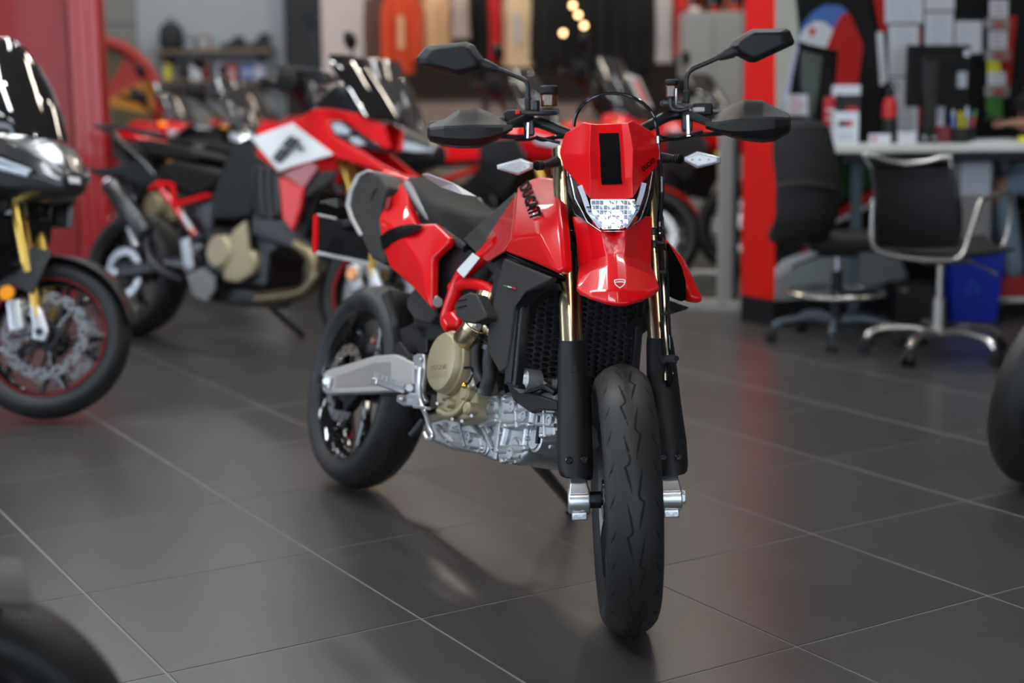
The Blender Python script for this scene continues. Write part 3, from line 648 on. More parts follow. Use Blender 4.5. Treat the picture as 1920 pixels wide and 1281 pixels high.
b.tube([V(-.975+.0012*k, .02, .475)+V(.034*math.cos(k*.45), .034*math.sin(k*.45), .0026*k) for k in range(90)], .005, 8).build('shock_spring', 'red_paint', K)
# chain side (left)
MB().lathe([(.09, -.004), (.105, 0), (.09, .004)], rc+V(0, .095, 0), (0, 1, 0), 40).build('sprocket', 'dark_steel', K)
MB().boxa(rc+V(0, .095, .10), V(-.85, .095, .50), .014, .012).boxa(rc+V(0, .095, -.10), V(-.85, .095, .40), .014, .012).build('chain', 'dark_steel', K)
# rear hugger and chain guard plates, dark
hg = []
for a in np.linspace(.35, 1.15, 8): hg.append([rc+V(math.cos(a)*(RR+.02), y, math.sin(a)*(RR+.02)+dz) for y, dz in ((-.085, -.02), (-.06, 0), (.06, 0), (.085, -.02))])
MB().grid(hg, V(.004, 0, .004)).build('rear_hugger', 'black_plastic', K, sharp=60)
poly([(735, 650), (748, 640), (772, 672), (768, 715), (758, 720)], -.135, .02, 'heel_guard', 'black_plastic', both_=True)
poly([(748, 618), (775, 605), (800, 612), (800, 660), (790, 668), (755, 650)], -.10, .03, 'battery_cover', 'black_satin', both_=False)

# engine
ec = V(-.674, -.19, .479)
cc = MB().lathe([(0, .0), (.060, .0), (.071, .003), (.076, .010), (.078, .020), (.082, .024), (.082, .085), (.09, .10), (.09, .16)], P(824, 678, y=-.205), (0, 1, 0), 48).build('clutch_cover', 'khaki_metal', K, sharp=25)
c0 = P(824, 678, y=-.2055)
decal_text('DUCATI', [P(806, 694, y=-.206), P(836, 692, y=-.206), P(836, 683, y=-.206), P(806, 685, y=-.206)], (0, 0, 0), 'cover_lettering', 'khaki_metal', cc, depth=V(0, -.0015, 0))
for k in range(3): MB().boxa(P(803, 699+4*k, y=-.206), P(838, 697+4*k, y=-.206), .0012, .0008).build('cover_line', 'khaki_metal', cc)
poly([(818, 722), (848, 735), (868, 712), (886, 700), (892, 720), (888, 752), (884, 786), (850, 791), (824, 786), (814, 762)], -.165, .09, 'oil_pump_cover', 'khaki_metal', .014, False, seg=3)
for px, py, r in ((838, 756, .012), (868, 735, .022), (872, 765, .016), (828, 742, .012)):
    MB().lathe([(0, 0), (r*.7, 0), (r, .006), (r*1.05, .03)], P(px, py, y=-.183), (0, 1, 0), 20).build('cover_boss', 'khaki_metal', K, sharp=30)
MB().tube(cr([P(822, 770, y=-.172), P(838, 778, y=-.175), P(858, 772, y=-.175), P(880, 742, y=-.170)], 5), .007, 10).build('cover_rib', 'khaki_metal', K)
for px, py in ((820, 757), (848, 786), (884, 780), (887, 722), (838, 757), (866, 790), (820, 728)):
    MB().cyl(P(px, py, y=-.178), P(px, py, y=-.160), .005, 8).build('cover_bolt', 'cast_alu', K, bevel=.0015)
eng = poly([(806, 788), (830, 782), (890, 772), (906, 738), (945, 728), (1042, 738), (1046, 800), (1040, 826), (1012, 832), (984, 848), (976, 864), (930, 866), (885, 850), (842, 842), (808, 828)], -.100, .20, 'crankcase', 'cast_alu', .012, False, seg=3)
MB().box((-.62, 0, .50), (.30, .20, .34)).build('engine_block', 'dark_steel', K, bevel=.03)
MB().box((-.47, 0, .56), (.16, .20, .24), (V(.85, 0, .52), V(0, 1, 0), V(-.52, 0, .85))).build('cylinder_head', 'dark_steel', K, bevel=.02)
rnd = random.Random(11)
# cast details on the crankcase: covers, ribs, bosses, bolts
for pts, r in (([(905, 745), (912, 790), (920, 815)], .010), ([(880, 780), (905, 800), (930, 860)], .007), ([(948, 745), (952, 800), (945, 835)], .012), ([(985, 745), (990, 790), (985, 835)], .010), ([(820, 800), (850, 830), (885, 842)], .008), ([(935, 800), (985, 795), (1035, 795)], .009), ([(925, 768), (965, 760), (1000, 765)], .011), ([(935, 848), (960, 842), (985, 845)], .012), ([(1005, 750), (1030, 760), (1040, 790)], .008), ([(860, 790), (868, 810), (872, 840)], .006)):
    MB().tube(cr([P(a, b_, y=-.103) for a, b_ in pts], 4), r, 10).build('case_rib', 'cast_alu', K)
for px, py, r, y in ((905, 770, .030, -.112), (940, 778, .026, -.118), (972, 752, .024, -.120), (1005, 780, .030, -.116), (955, 848, .028, -.11), (905, 838, .020, -.11), (850, 812, .016, -.108), (1025, 810, .018, -.106), (985, 808, .016, -.108), (1000, 824, .030, -.106), (962, 842, .030, -.108)):
    MB().lathe([(0, 0), (r*.75, 0), (r*.8, .004), (r, .006), (r*1.05, .04)], P(px, py, y=y), (0, 1, 0), 24).build('case_cover', 'cast_alu', K, sharp=30)
for px, py in ((912, 748), (893, 790), (936, 812), (985, 822), (1030, 838), (1000, 748), (1038, 752), (948, 862), (895, 846), (835, 826), (828, 795), (920, 840), (965, 866)):
    MB().lathe([(0, 0), (.004, 0), (.0052, .002), (.0055, .012)], P(px, py, y=-.116), (0, 1, 0), 10).build('case_bolt', 'cast_alu', K, sharp=50)
MB().boxa(P(938, 775, y=-.112), P(928, 862, y=-.112), .006, .016, (1, 0, 0)).boxa(P(938, 775, y=-.112), P(900, 800, y=-.112), .006, .012, (1, 0, 0)).build('stay', 'cast_alu', K, bevel=.002)
MB().boxa(P(1014, 770, y=-.115), P(1008, 832, y=-.115), .008, .010, (1, 0, 0)).build('sensor_cable', 'black_plastic', K)
for q, y_, th in (([(938, 742), (985, 738), (1000, 760), (992, 800), (948, 806), (936, 790)], -.128, .05), ([(1004, 760), (1040, 764), (1042, 818), (1010, 824), (1000, 800)], -.118, .05), ([(925, 838), (982, 834), (986, 850), (974, 868), (934, 868)], -.112, .05), ([(838, 800), (882, 792), (900, 812), (906, 846), (852, 836)], -.112, .04), ([(896, 742), (930, 736), (932, 790), (905, 800)], -.122, .05)):
    poly(q, y_, th, 'case_lobe', 'cast_alu', .010, False, seg=3)
for q in ([(948, 752), (984, 750)], [(946, 772), (994, 768)], [(946, 792), (990, 788)], [(966, 744), (970, 802)], [(934, 848), (982, 844)], [(940, 858), (976, 857)]):
    MB().tube([P(a, b_, y=-.1285 if b_ < 820 else -.1125) for a, b_ in q], .0055, 8).build('case_rib', 'cast_alu', K)
for q in ([(1008, 776), (1040, 778)], [(1006, 796), (1041, 798)], [(1020, 764), (1022, 820)], [(845, 806), (898, 818)], [(862, 800), (872, 838)], [(902, 752), (930, 750)], [(904, 776), (931, 772)]):
    MB().tube([P(a, b_, y=-.1185 if a > 1000 else -.1225 if b_ < 790 else -.1125) for a, b_ in q], .005, 8).build('case_rib', 'cast_alu', K)
for px, py, y_ in ((942, 748, -.128), (994, 756, -.128), (988, 796, -.128), (944, 798, -.128), (1010, 766, -.118), (1038, 812, -.118), (1012, 816, -.118), (930, 844, -.112), (980, 840, -.112), (938, 864, -.112), (844, 804, -.112), (900, 840, -.112), (902, 746, -.122), (926, 788, -.122)):
    MB().lathe([(0, 0), (.0045, 0), (.0062, .002), (.0066, .014)], P(px, py, y=y_-.006), (0, 1, 0), 12).build('case_bolt', 'bright_alu', K, sharp=50)
for px, py, r, y_ in ((958, 762, .014, -.136), (980, 780, .012, -.136), (1028, 788, .013, -.125), (955, 850, .014, -.120), (876, 820, .013, -.120), (915, 765, .011, -.130)):
    MB().lathe([(0, .003), (r*.5, .003), (r*.6, 0), (r, 0), (r*1.1, .012)], P(px, py, y=y_), (0, 1, 0), 18).build('case_plug', 'cast_alu', K, sharp=30)
# water pump, hoses, lower bracket
MB().tube([P(968, 714, y=-.13), P(1000, 716, y=-.10), P(1042, 722, y=-.05)], [.026, .022, .020], 18).build('water_pipe', 'cast_alu', K)
MB().lathe([(0, 0), (.022, 0), (.030, .01), (.032, .05)], P(972, 712, y=-.155), (0, 1, 0), 20).build('pump_housing', 'cast_alu', K, sharp=30)
MB().tube([P(1022, 718, y=-.075), P(1030, 719, y=-.065)], .025, 18).build('hose_band', 'steel', K)
for pts, r in (([(898, 640), (892, 665), (896, 700), (904, 722)], .015), ([(922, 648), (918, 680), (918, 706), (908, 738)], .018)):
    MB().tube(cr([P(a, b_, y=-.155) for a, b_ in pts], 5), r, 14).build('coolant_hose', 'rubber', K)
for px, py in ((919, 652), (908, 734)): MB().lathe([(.021, -.006), (.021, .006)], P(px, py, y=-.155), (0.1, 0, 1), 18).build('hose_clip', 'dark_steel', K)
MB().tube(cr([P(872, 690, y=-.19), P(885, 692, y=-.19), P(880, 715, y=-.19), P(870, 722, y=-.19)], 5), .004, 8).build('wire', 'black_gloss', K)
MB().ball(P(871, 723, y=-.195), .008).build('yellow_plug', 'gold_bright', K)
poly([(944, 690), (966, 692), (975, 715), (988, 735), (1042, 752), (1044, 770), (1010, 768), (995, 775), (985, 768), (962, 752), (950, 722)], -.135, .02, 'radiator_bracket', 'black_plastic', .004, True)
MB().tube(cr([P(985, 735, y=-.135), P(1000, 732, y=-.13), P(1020, 726, y=-.12), P(1040, 738, y=-.11)], 4), .006, 8).build('bracket_rail', 'black_plastic', K)

# exhaust header and heat shield
hp_ = cr([P(918, 556, y=-.15), P(908, 580, y=-.16), P(893, 615, y=-.17), P(872, 640, y=-.165), P(858, 655, y=-.15)], 5)
hd = MB().tube(hp_, .034, 24).build('exhaust_header', 'gold_metal', K)
MB().tube([hp_[9], hp_[11]], .037, 24).build('header_flange', 'gold_metal', hd, bevel=.003)
MB().cyl(P(897, 612, y=-.208), P(897, 612, y=-.19), .007, 12).build('header_bolt', 'dark_steel', hd)
hsld = poly([(850, 575), (862, 556), (880, 548), (893, 552), (912, 590), (910, 597), (888, 606), (868, 604), (854, 592)], -.215, .035, 'heat_shield', 'grey_plastic', .010, False, seg=3)
for k in range(2): MB().boxa(P(858, 565+12*k, y=-.2165), P(874, 561+12*k, y=-.2165), .003, .002).build('shield_slot', 'recess_shade', hsld)
MB().tube(cr([V(-.40, .03, .62), V(-.36, .0, .55), V(-.42, -.10, .56), V(-.52, -.15, .60)], 5), .028, 18).build('exhaust_elbow', 'gold_metal', K)
poly([(760, 560), (775, 540), (812, 560), (820, 590), (805, 608), (775, 600), (762, 580)], -.13, .05, 'exhaust_box_cover', 'grey_plastic', .010, True, seg=3)
poly([(770, 598), (820, 585), (848, 612), (845, 640), (790, 640)], -.10, .2, 'under_tray', 'black_plastic', .01, False)

# frame: red trellis
for pts, r in (([(935, 455), (905, 482), (866, 518), (850, 558), (838, 598), (848, 618)], .019), ([(848, 540), (880, 532), (912, 540), (935, 560)], .015), ([(838, 600), (862, 585), (905, 560)], .012)):
    tb = MB().tube(cr([P(a, b_, y=-.145) for a, b_ in pts], 6), r, 16); fr = tb.build('frame_tube', 'red_paint', K); tb.build('frame_tube', 'red_paint', K, mirror=True)
poly([(826, 588), (845, 582), (858, 600), (855, 614), (838, 614)], -.165, .03, 'frame_lug', 'red_paint', .008, True)
MB().cyl(P(821, 567, y=-.175), P(821, 567, y=-.14), .014, 20).build('pivot_bolt', 'mid_grey', K, bevel=.003)
MB().tube([P(812, 545, y=-.15), P(821, 567, y=-.155)], .008, 10).build('pivot_stay', 'grey_alu', K)
stq = [P(a, b_, y=-.170) for a, b_ in ((856, 507), (886, 474), (899, 484), (869, 521))]
MB().prism(stq, V(0, .002, 0)).build('sticker', 'white_sticker', K, flat=True)
for pts in ([(763, 345), (790, 388), (815, 418), (845, 442)],):
    tb = MB().tube(cr([P(a, b_, y=-.118) for a, b_ in pts], 5), .012, 14); tb.build('subframe_tube', 'mid_grey', K); tb.build('subframe_tube', 'mid_grey', K, mirror=True)
tb = MB().tube([P(834, 434, y=-.122), P(872, 462, y=-.125), P(876, 466, y=-.125)], [.014, .015, .012], 16); tb.build('subframe_joint', 'black_plastic', K); tb.build('subframe_joint', 'black_plastic', K, mirror=True)
poly([(810, 488), (834, 460), (862, 452), (892, 478), (866, 512), (852, 545), (842, 562), (822, 562), (812, 545)], -.125, .03, 'airbox_side', 'black_satin', .006, True)
MB().box((-.86, 0, .72), (.42, .20, .26)).build('airbox', 'black_satin', K, bevel=.03)
# seat
sec = [(-.36, .955, .045, .90, .050), (-.45, .950, .055, .88, .070), (-.55, .925, .070, .845, .09), (-.66, .896, .090, .805, .115), (-.78, .880, .105, .79, .128), (-.92, .882, .115, .80, .13), (-1.06, .905, .112, .835, .126), (-1.18, .938, .100, .875, .115), (-1.27, .958, .088, .905, .100), (-1.32, .952, .075, .915, .085)]
loops = []
for x, zt, wt, zb, wb in sec:
    h = []
    h += [V(x, -wb, zb), V(x, -wb-.002, zb+.012), V(x, -wt-.012, zt-.022), V(x, -wt+.006, zt-.007), V(x, -wt*.55, zt), V(x, 0, zt+.003)]
    loops.append(h+[p*V(1, -1, 1) for p in h[::-1][1:]])
seat = MB().loft([[np.array([c[k] for c in q]) if 0 else q for k, q in enumerate(l)] for l in zip(*[cr([l[k] for l in loops], 4) for k in range(11)])]).build('seat', 'seat_vinyl', K, sharp=60)
MB().shell([P(792, 327, z=.949), P(800, 325, z=.949), P(850, 343, z=.93), P(893, 368, z=.905), P(868, 364, z=.902), P(826, 349, z=.93)], [(0, 1, 2, 5), (5, 2, 3, 4)], V(0, 0, -.0015)).build('paper_label', 'white_sticker', seat, flat=True)
# tank, trims and shrouds
MB().loft([[V(x, s_*w_, z) for s_, z in ((-1, zl), (-.8, zt), (.8, zt), (1, zl), (.7, zb), (-.7, zb))] for x, w_, zt, zl, zb in ((-.26, .07, .90, .84, .78), (-.34, .10, .925, .85, .75), (-.50, .115, .90, .83, .72), (-.68, .115, .83, .78, .70), (-.80, .10, .78, .75, .70))]).build('fuel_tank', 'black_plastic', K, bevel=.015, seg=3)
sp = [(968, 352, -.088), (990, 338, -.085), (1008, 331, -.080), (1041, 334, -.085), (1047, 380, -.145), (1052, 430, -.180), (1056, 503, -.202), (1046, 513, -.203), (994, 490, -.195), (944, 471, -.183), (958, 449, -.188), (964, 395, -.150), (1008, 440, -.208), (1004, 385, -.160)]
pts = [P(a, b_, y=y) for a, b_, y in sp]
fs = [(0, 1, 13, 11), (1, 2, 3, 4, 13), (13, 4, 5, 12), (11, 13, 12, 10), (12, 5, 6, 7), (12, 7, 8), (12, 8, 9, 10)]
sb = MB().shell(pts, fs, V(-.01, .035, 0))
shr = sb.build('tank_shroud', 'red_paint', K, bevel=.009, seg=3, bang=20); sb.build('tank_shroud', 'red_paint', K, mirror=True, bevel=.009, seg=3, bang=20)
def shp(px, py, lift):
    A, B_, C_ = pts[0], pts[10], pts[13]
    # blend of facets: plane through the upper side facet
    o = BM.T@(CAM-BO); d = BM.T@ray(px, py)
    best = None
    for tri in ((0, 1, 13), (0, 13, 11), (1, 2, 13), (2, 3, 13), (3, 4, 13), (13, 4, 12), (4, 5, 12), (11, 13, 12), (11, 12, 10)):
        a, b_, c = (pts[i] for i in tri); n3 = nrm(np.cross(b_-a, c-a))
        if abs(d@n3) < 1e-6: continue
        t = ((a-o)@n3)/(d@n3); q = o+d*t
        M3 = np.stack([b_-a, c-a, n3], 1); u, v, _ = np.linalg.solve(M3, q-a)
        e = max(0, -u)+max(0, -v)+max(0, u+v-1)
        if best is None or e < best[0]: best = (e, q, n3 if n3@d < 0 else -n3)
    return best[1]+best[2]*lift
uv, tfs = text_geo('DUCATI', .06)
# lettering runs down the shroud; corners in pixels: start lower, start upper, end ...
c4 = [np.array(q, float) for q in ((976, 355), (997, 412), (1019, 406), (994, 340))]      # bl, br, tr, tl
lv = [shp(*((1-u)*(1-v)*c4[0]+u*(1-v)*c4[1]+u*v*c4[2]+(1-u)*v*c4[3]), .006) for u, v in uv]
MB().add(lv, tfs).build('shroud_lettering', 'matte_black', shr, flat=True)
mat('red_film', (.55, .03, .03), .2, coat=1., bump=.6, bscale=40, var=.15, vscale=25)
poly([(966, 365), (958, 449), (944, 471), (912, 491), (893, 476), (925, 428)], 0, .01, 'side_fairing', 'red_film', .004, True, ys=[-.115, -.185, -.183, -.165, -.150, -.130])
poly([(965, 360), (966, 366), (925, 428), (893, 476), (867, 448), (900, 418)], 0, .012, 'tank_trim', 'grey_plastic', .004, True, ys=[-.102, -.112, -.128, -.148, -.135, -.122])
poly([(940, 472), (1040, 513), (1046, 520), (1000, 528), (930, 520), (905, 495)], -.15, .03, 'tank_underside', 'black_satin', .004, True)
# black inner face of the left shroud, seen from the front
MB().prism([P(a, b_, x=-.150) for a, b_ in ((1254, 455), (1264, 472), (1279, 500), (1287, 528), (1287, 562), (1280, 566), (1256, 556))], V(-.012, 0, 0)).build('shroud_inner', 'matte_black', K, bevel=.003)
# radiator, honeycomb guard, shrouds
rx, rz, ry = V(.10, 0, .995), V(-.10, 0, .995), None
rn_ = nrm(V(.97, 0, .22)); ru = nrm(V(-.22, 0, .97)); rcn = V(-.345, 0, .605)
MB().box(rcn-rn_*.02, (.03, .36, .25), (rn_, V(0, 1, 0), ru)).build('radiator', 'rad_black', K, bevel=.004)
mat('rad_grey', (.03, .031, .034), .5, var=.1)
hxm = MB(); a_ = .0125
for i in range(-7, 8):
    for j in range(-9, 10):
        cy = i*a_*1.5*1.25; cz = (j+(.5 if i % 2 else 0))*a_*1.10
        if abs(cz) > .122: continue
        vs = []; c_ = rcn+V(0, cy, 0)+ru*cz
        for rad, dp in ((1., .004), (.80, .004), (.80, -.004)):
            for k in range(6):
                an = PI/3*k; vs.append(c_+V(0, math.cos(an)*a_*rad*1.25, 0)+ru*math.sin(an)*a_*rad*.635*1.0+rn_*dp)
        hxm.add(vs, [(k, (k+1) % 6, (k+1) % 6+6, k+6) for k in range(6)]+[(k+6, (k+1) % 6+6, (k+1) % 6+12, k+12) for k in range(6)])
hxm.build('radiator_guard', 'rad_grey', K, flat=True)['kind'] = 'stuff'
for s_ in (-1, 1):
    MB().boxa(rcn+V(.004, s_*.165, 0)-ru*.13, rcn+V(.004, s_*.165, 0)+ru*.13, .024, .016, (1, 0, 0)).build('radiator_frame', 'black_satin', K, bevel=.004)
for s_ in (-1, 1): MB().boxa(rcn+ru*s_*.127+V(.004, -.17, 0), rcn+ru*s_*.127+V(.004, .17, 0), .016, .014).build('radiator_frame', 'black_satin', K, bevel=.004)
shp_ = [(944, 484), (1034, 520), (1030, 527), (985, 548), (962, 580), (948, 690), (936, 700), (912, 655), (916, 600), (930, 545)]
rs_ = poly(shp_, 0, .02, 'radiator_shroud', 'grey_plastic', .005, True, ys=[-.185, -.200, -.195, -.19, -.19, -.185, -.18, -.178, -.18, -.185])
poly([(1030, 527), (985, 548), (962, 580), (948, 690), (955, 688), (972, 590), (992, 558), (1034, 540)], 0, .03, 'shroud_lip', 'black_satin', .003, True, ys=[-.192, -.189, -.189, -.184, -.165, -.165, -.165, -.17])
for k, m_ in enumerate((('flag_green', (.02, .30, .08)), ('white_sticker', None), ('flag_red', (.6, .03, .03)))):
    if m_[1]: mat(m_[0], m_[1], .5, var=.05)
    a = k*7.5; MB().prism([P(944+a, 534+a*.27, y=-.1935), P(951.5+a, 536+a*.27, y=-.1935), P(951.5+a, 538.3+a*.27, y=-.1935), P(944+a, 536.3+a*.27, y=-.1935)], V(0, .003, 0)).build('flag_stripe', m_[0], rs_, flat=True)
poly([(930, 500), (960, 510), (940, 600), (925, 640), (905, 640), (915, 560)], -.16, .02, 'radiator_duct', 'black_plastic', .006, True)
# tail panels
tp = [(757, 341, -.105), (731, 353, -.128), (709, 411, -.160), (717, 465, -.168), (730, 502, -.168), (770, 536, -.172), (808, 580, -.172), (810, 486, -.168), (836, 459, -.160), (844, 445, -.150), (815, 418, -.140), (778, 419, -.142), (766, 388, -.132), (764, 353, -.112), (745, 435, -.174), (788, 500, -.181)]
tpt = [P(a, b_, y=y) for a, b_, y in tp]
tf = [(0, 1, 2, 14, 12, 13), (2, 3, 4, 14), (14, 4, 5, 6, 15), (15, 6, 7, 8, 9, 10), (14, 15, 10, 11, 12)]
tb = MB().shell(tpt, tf, V(0, .025, 0)); tl_ = tb.build('tail_panel', 'red_paint', K, bevel=.008, seg=3, bang=18); tb.build('tail_panel', 'red_paint', K, mirror=True, bevel=.008, seg=3, bang=18)
def on_tail(px, py, lift=.0035):
    o = BM.T@(CAM-BO); d = BM.T@ray(px, py); best = None
    tris = []
    for f in tf:
        for i in range(1, len(f)-1): tris.append((f[0], f[i], f[i+1]))
    for t_ in tris:
        a, b_, c = (tpt[i] for i in t_); n3 = nrm(np.cross(b_-a, c-a)); t = ((a-o)@n3)/(d@n3); q = o+d*t
        u, v, _ = np.linalg.solve(np.stack([b_-a, c-a, n3], 1), q-a); e = max(0, -u)+max(0, -v)+max(0, u+v-1)
        if best is None or e < best[0]: best = (e, q)
    return best[1]+V(0, -lift, 0)
sg_ = []
for t in np.linspace(0, 1, 7):
    x = 716+t*82; up_ = 446-t*44+t*t*18; lo = 470-t*68+t*t*34
    sg_.append([on_tail(x, up_), on_tail(x, lo)])
sg_ = []
for (a, b_, c, d_) in ((714, 444, 719, 470), (730, 432, 735, 456), (750, 424, 755, 446), (770, 421, 778, 436), (783, 421, 797, 424)): sg_.append([on_tail(a, b_), on_tail((a+c)/2, (b_+d_)/2), on_tail(c, d_)])
MB().grid(sg_, V(0, .001, 0)).build('tail_stripe', 'matte_black', tl_, sharp=60)
poly([(724, 372), (731, 368), (726, 392), (720, 394)], -.158, .01, 'tail_slot', 'dark_red_paint', .002, False, par=tl_)
MB().loft([[V(x, s_*w_, z) for s_, z in ((-1, zb), (-.9, zt), (.9, zt), (1, zb))] for x, w_, zt, zb in ((-1.26, .10, .945, .90), (-1.40, .085, .962, .925), (-1.55, .06, .972, .945))]).build('tail_cowl', 'red_paint', K, bevel=.01, seg=3)
# twin silencers
so = [(688, 318), (668, 328), (652, 360), (648, 385), (656, 410), (672, 440), (694, 484), (716, 496), (722, 494), (720, 465), (710, 414), (716, 380), (726, 352), (712, 326)]
sl = poly(so, -.160, .085, 'silencer', 'grey_plastic', .020, True, seg=4)
poly([(688, 317), (667, 327), (651, 359), (646, 386), (655, 412), (672, 443), (678, 440), (661, 408), (654, 386), (658, 362), (673, 331), (691, 321)], -.165, .095, 'silencer_cap', 'grey_alu', .004, True)
poly([(698, 358), (706, 352), (700, 366), (694, 376)], -.163, .01, 'silencer_vent', 'recess_shade', .002, False)
# number-plate carrier and rear indicator
pl = MB().box((-1.86, 0, .735), (.012, .19, .13), (V(.9, 0, .43), V(0, 1, 0), V(-.43, 0, .9))).build('plate_holder', 'black_satin', K, bevel=.004)
for y0, y1, z0, z1, m_ in ((-.096, -.03, .065, .072, 'white_sticker'), (-.096, .09, -.072, -.060, 'white_sticker')):
    MB().box(V(-1.86, 0, .735)+V(-.43, 0, .9)*(z0+z1)/2+V(.008, (y0+y1)/2, 0), (.006, y1-y0, z1-z0), (V(.9, 0, .43), V(0, 1, 0), V(-.43, 0, .9))).build('foam_strip', m_, pl)
MB().box(V(-1.86, -.098, .735), (.02, .010, .13), (V(.9, 0, .43), V(0, 1, 0), V(-.43, 0, .9))).build('tape_edge', 'red_paint', pl)
MB().boxa((-1.45, 0, .86), (-1.84, 0, .78), .05, .03).build('plate_arm', 'black_plastic', K, bevel=.006)
for s_ in (1,):
    b = MB().loft([[P(602, 381, y=-.2), P(602, 378, y=-.2), P(604, 378, y=-.2), P(604, 383, y=-.2)], [P(625, 374, y=-.17), P(632, 372, y=-.17), P(634, 390, y=-.17), P(628, 391, y=-.17)], [P(645, 378, y=-.12), P(648, 378, y=-.12), P(648, 388, y=-.12), P(645, 388, y=-.12)]])
    b.build('rear_indicator', 'black_plastic', K, bevel=.003)
# foot peg, bracket, brake pedal
pb = poly([(773, 668), (781, 663), (794, 664), (795, 690), (790, 735), (797, 752), (782, 762), (754, 761), (742, 753), (744, 741), (762, 739), (776, 730), (777, 700)], -.165, .014, 'peg_bracket', 'bright_alu', .004, True)
for px, py, r in ((781, 690, .009), (768, 728, .014), (752, 748, .008), (787, 748, .008), (790, 675, .007)): MB().cyl(P(px, py, y=-.178), P(px, py, y=-.160), r*.8, 16).build('bracket_bolt', 'cast_alu', pb, bevel=.003)
pg = MB().boxa(P(754, 732, y=-.170), P(700, 714, y=-.258), .034, .016, (0, 0, 1)).build('foot_peg', 'bright_alu', K, bevel=.003)
th_ = MB(); pa, pb_ = P(752, 728, y=-.172), P(701, 709, y=-.256)
for k in range(7):
    for s_ in (-1, 1):
        q = pa+(pb_-pa)*(k+.5)/7+V(s_*.013, 0, .0); th_.prism([q+V(-.003, 0, 0), q+V(.003, 0, 0), q+V(.003, .010, -.003)*1], V(0, 0, .016))
th_.build('peg_teeth', 'bright_alu', pg, flat=True)
MB().tube(cr([P(788, 690, y=-.172), P(786, 725, y=-.175), P(790, 758, y=-.178), P(800, 782, y=-.180), P(806, 806, y=-.182), P(812, 818, y=-.182), P(803, 824, y=-.182), P(797, 812, y=-.182)], 5), .0065, 10).build('brake_pedal', 'bright_alu', K)
MB().boxa(P(778, 763, y=-.185), P(803, 766, y=-.20), .014, .008).build('pedal_tip', 'cast_alu', K, bevel=.002)
MB().tube([P(794, 788, y=-.15), P(770, 818, y=-.17)], .009, 12).build('pedal_rubber', 'rubber', K)
pegm = MB().boxa(V(-.9, .17, .37), V(-.89, .26, .39), .03, .01).build('foot_peg', 'cast_alu', K, bevel=.003)
# side stand on the far side
ft = toloc(gnd(1076, 952, .012)); tp_ = V(-.62, .12, .27)
ks_ = MB().tube([tp_, ft*.97+tp_*.03, ft], [.017, .014, .013], 14).build('side_stand', 'dark_steel', K)
b = MB(); wz = BM.T@V(0, 0, 1); wx = BM.T@V(1, 0, 0); wy = BM.T@V(0, 1, 0)
b.box(ft-wz*.006+wx*.01, (.07, .05, .010), (wx, wy, wz)).build('stand_foot', 'dark_steel', ks_, bevel=.003)
# ------------------------------------------------------------------ other motorcycles
mat('gold_fork', (.62, .42, .10), .28, metal=1., var=.06)
mat('screen_clear', (.16, .15, .15), .04, coat=1., trans=.75, ior=1.2, var=.05)
mat('dark_grey_paint', (.020, .020, .022), .3, coat=.4, var=.1)
mat('lens_white', (.55, .60, .66), .08, coat=1., var=.25, vscale=40)
mat('amber_glow', (.9, .25, .03), .3, emit=(1., .22, .03), es=2.2)
mat('bronze_pipe', (.20, .155, .095), .28, metal=.9, var=.2, vscale=12)
class Fr:
    """upright motorcycle frame: origin at the rear tyre contact, x forward, y left, z up, leaning left"""
    def __init__(s, loc, ang, lean, steer=0., wb=1.52, R=.305, rake=25.):
        s.o = V(loc[0], loc[1], 0); a = math.radians(ang); l = math.radians(lean)
        ex = V(math.cos(a), math.sin(a), 0); lf = V(-math.sin(a), math.cos(a), 0); up = V(0, 0, 1)
        s.M = np.stack([ex, lf*math.cos(l)-up*math.sin(l), lf*math.sin(l)+up*math.cos(l)], 1)
        s.d = math.radians(steer); s.wb = wb; s.R = R; r = math.radians(rake)
        s.ax = V(-math.sin(r), 0, math.cos(r)); s.a0 = V(wb+.10, 0, 0); s.tr = math.tan(r)
    def S(s, p): return s.a0+rodr(np.asarray(p, float)-s.a0, s.ax, s.d)
    def P(s, px, py, y=None, x=None, z=None, st=False):
        o = s.M.T@(CAM-s.o); d = s.M.T@ray(px, py)
        if st: o = s.a0+rodr(o-s.a0, s.ax, -s.d); d = rodr(d, s.ax, -s.d)
        i, val = (1, y) if y is not None else (0, x) if x is not None else (2, z)
        return o+d*((val-o[i])/d[i])
    def root(s, name):
        o = bpy.data.objects.new(name, None); COL.objects.link(o); m_ = Matrix.Identity(4)
        for i in range(3):
            for j in range(3): m_[i][j] = s.M[i][j]
            m_[i][3] = s.o[i]
        o.matrix_world = m_; return o
    def fork(s, z, y=0., f=0.): return V(s.wb-(z-s.R)*s.tr+f, y, z)
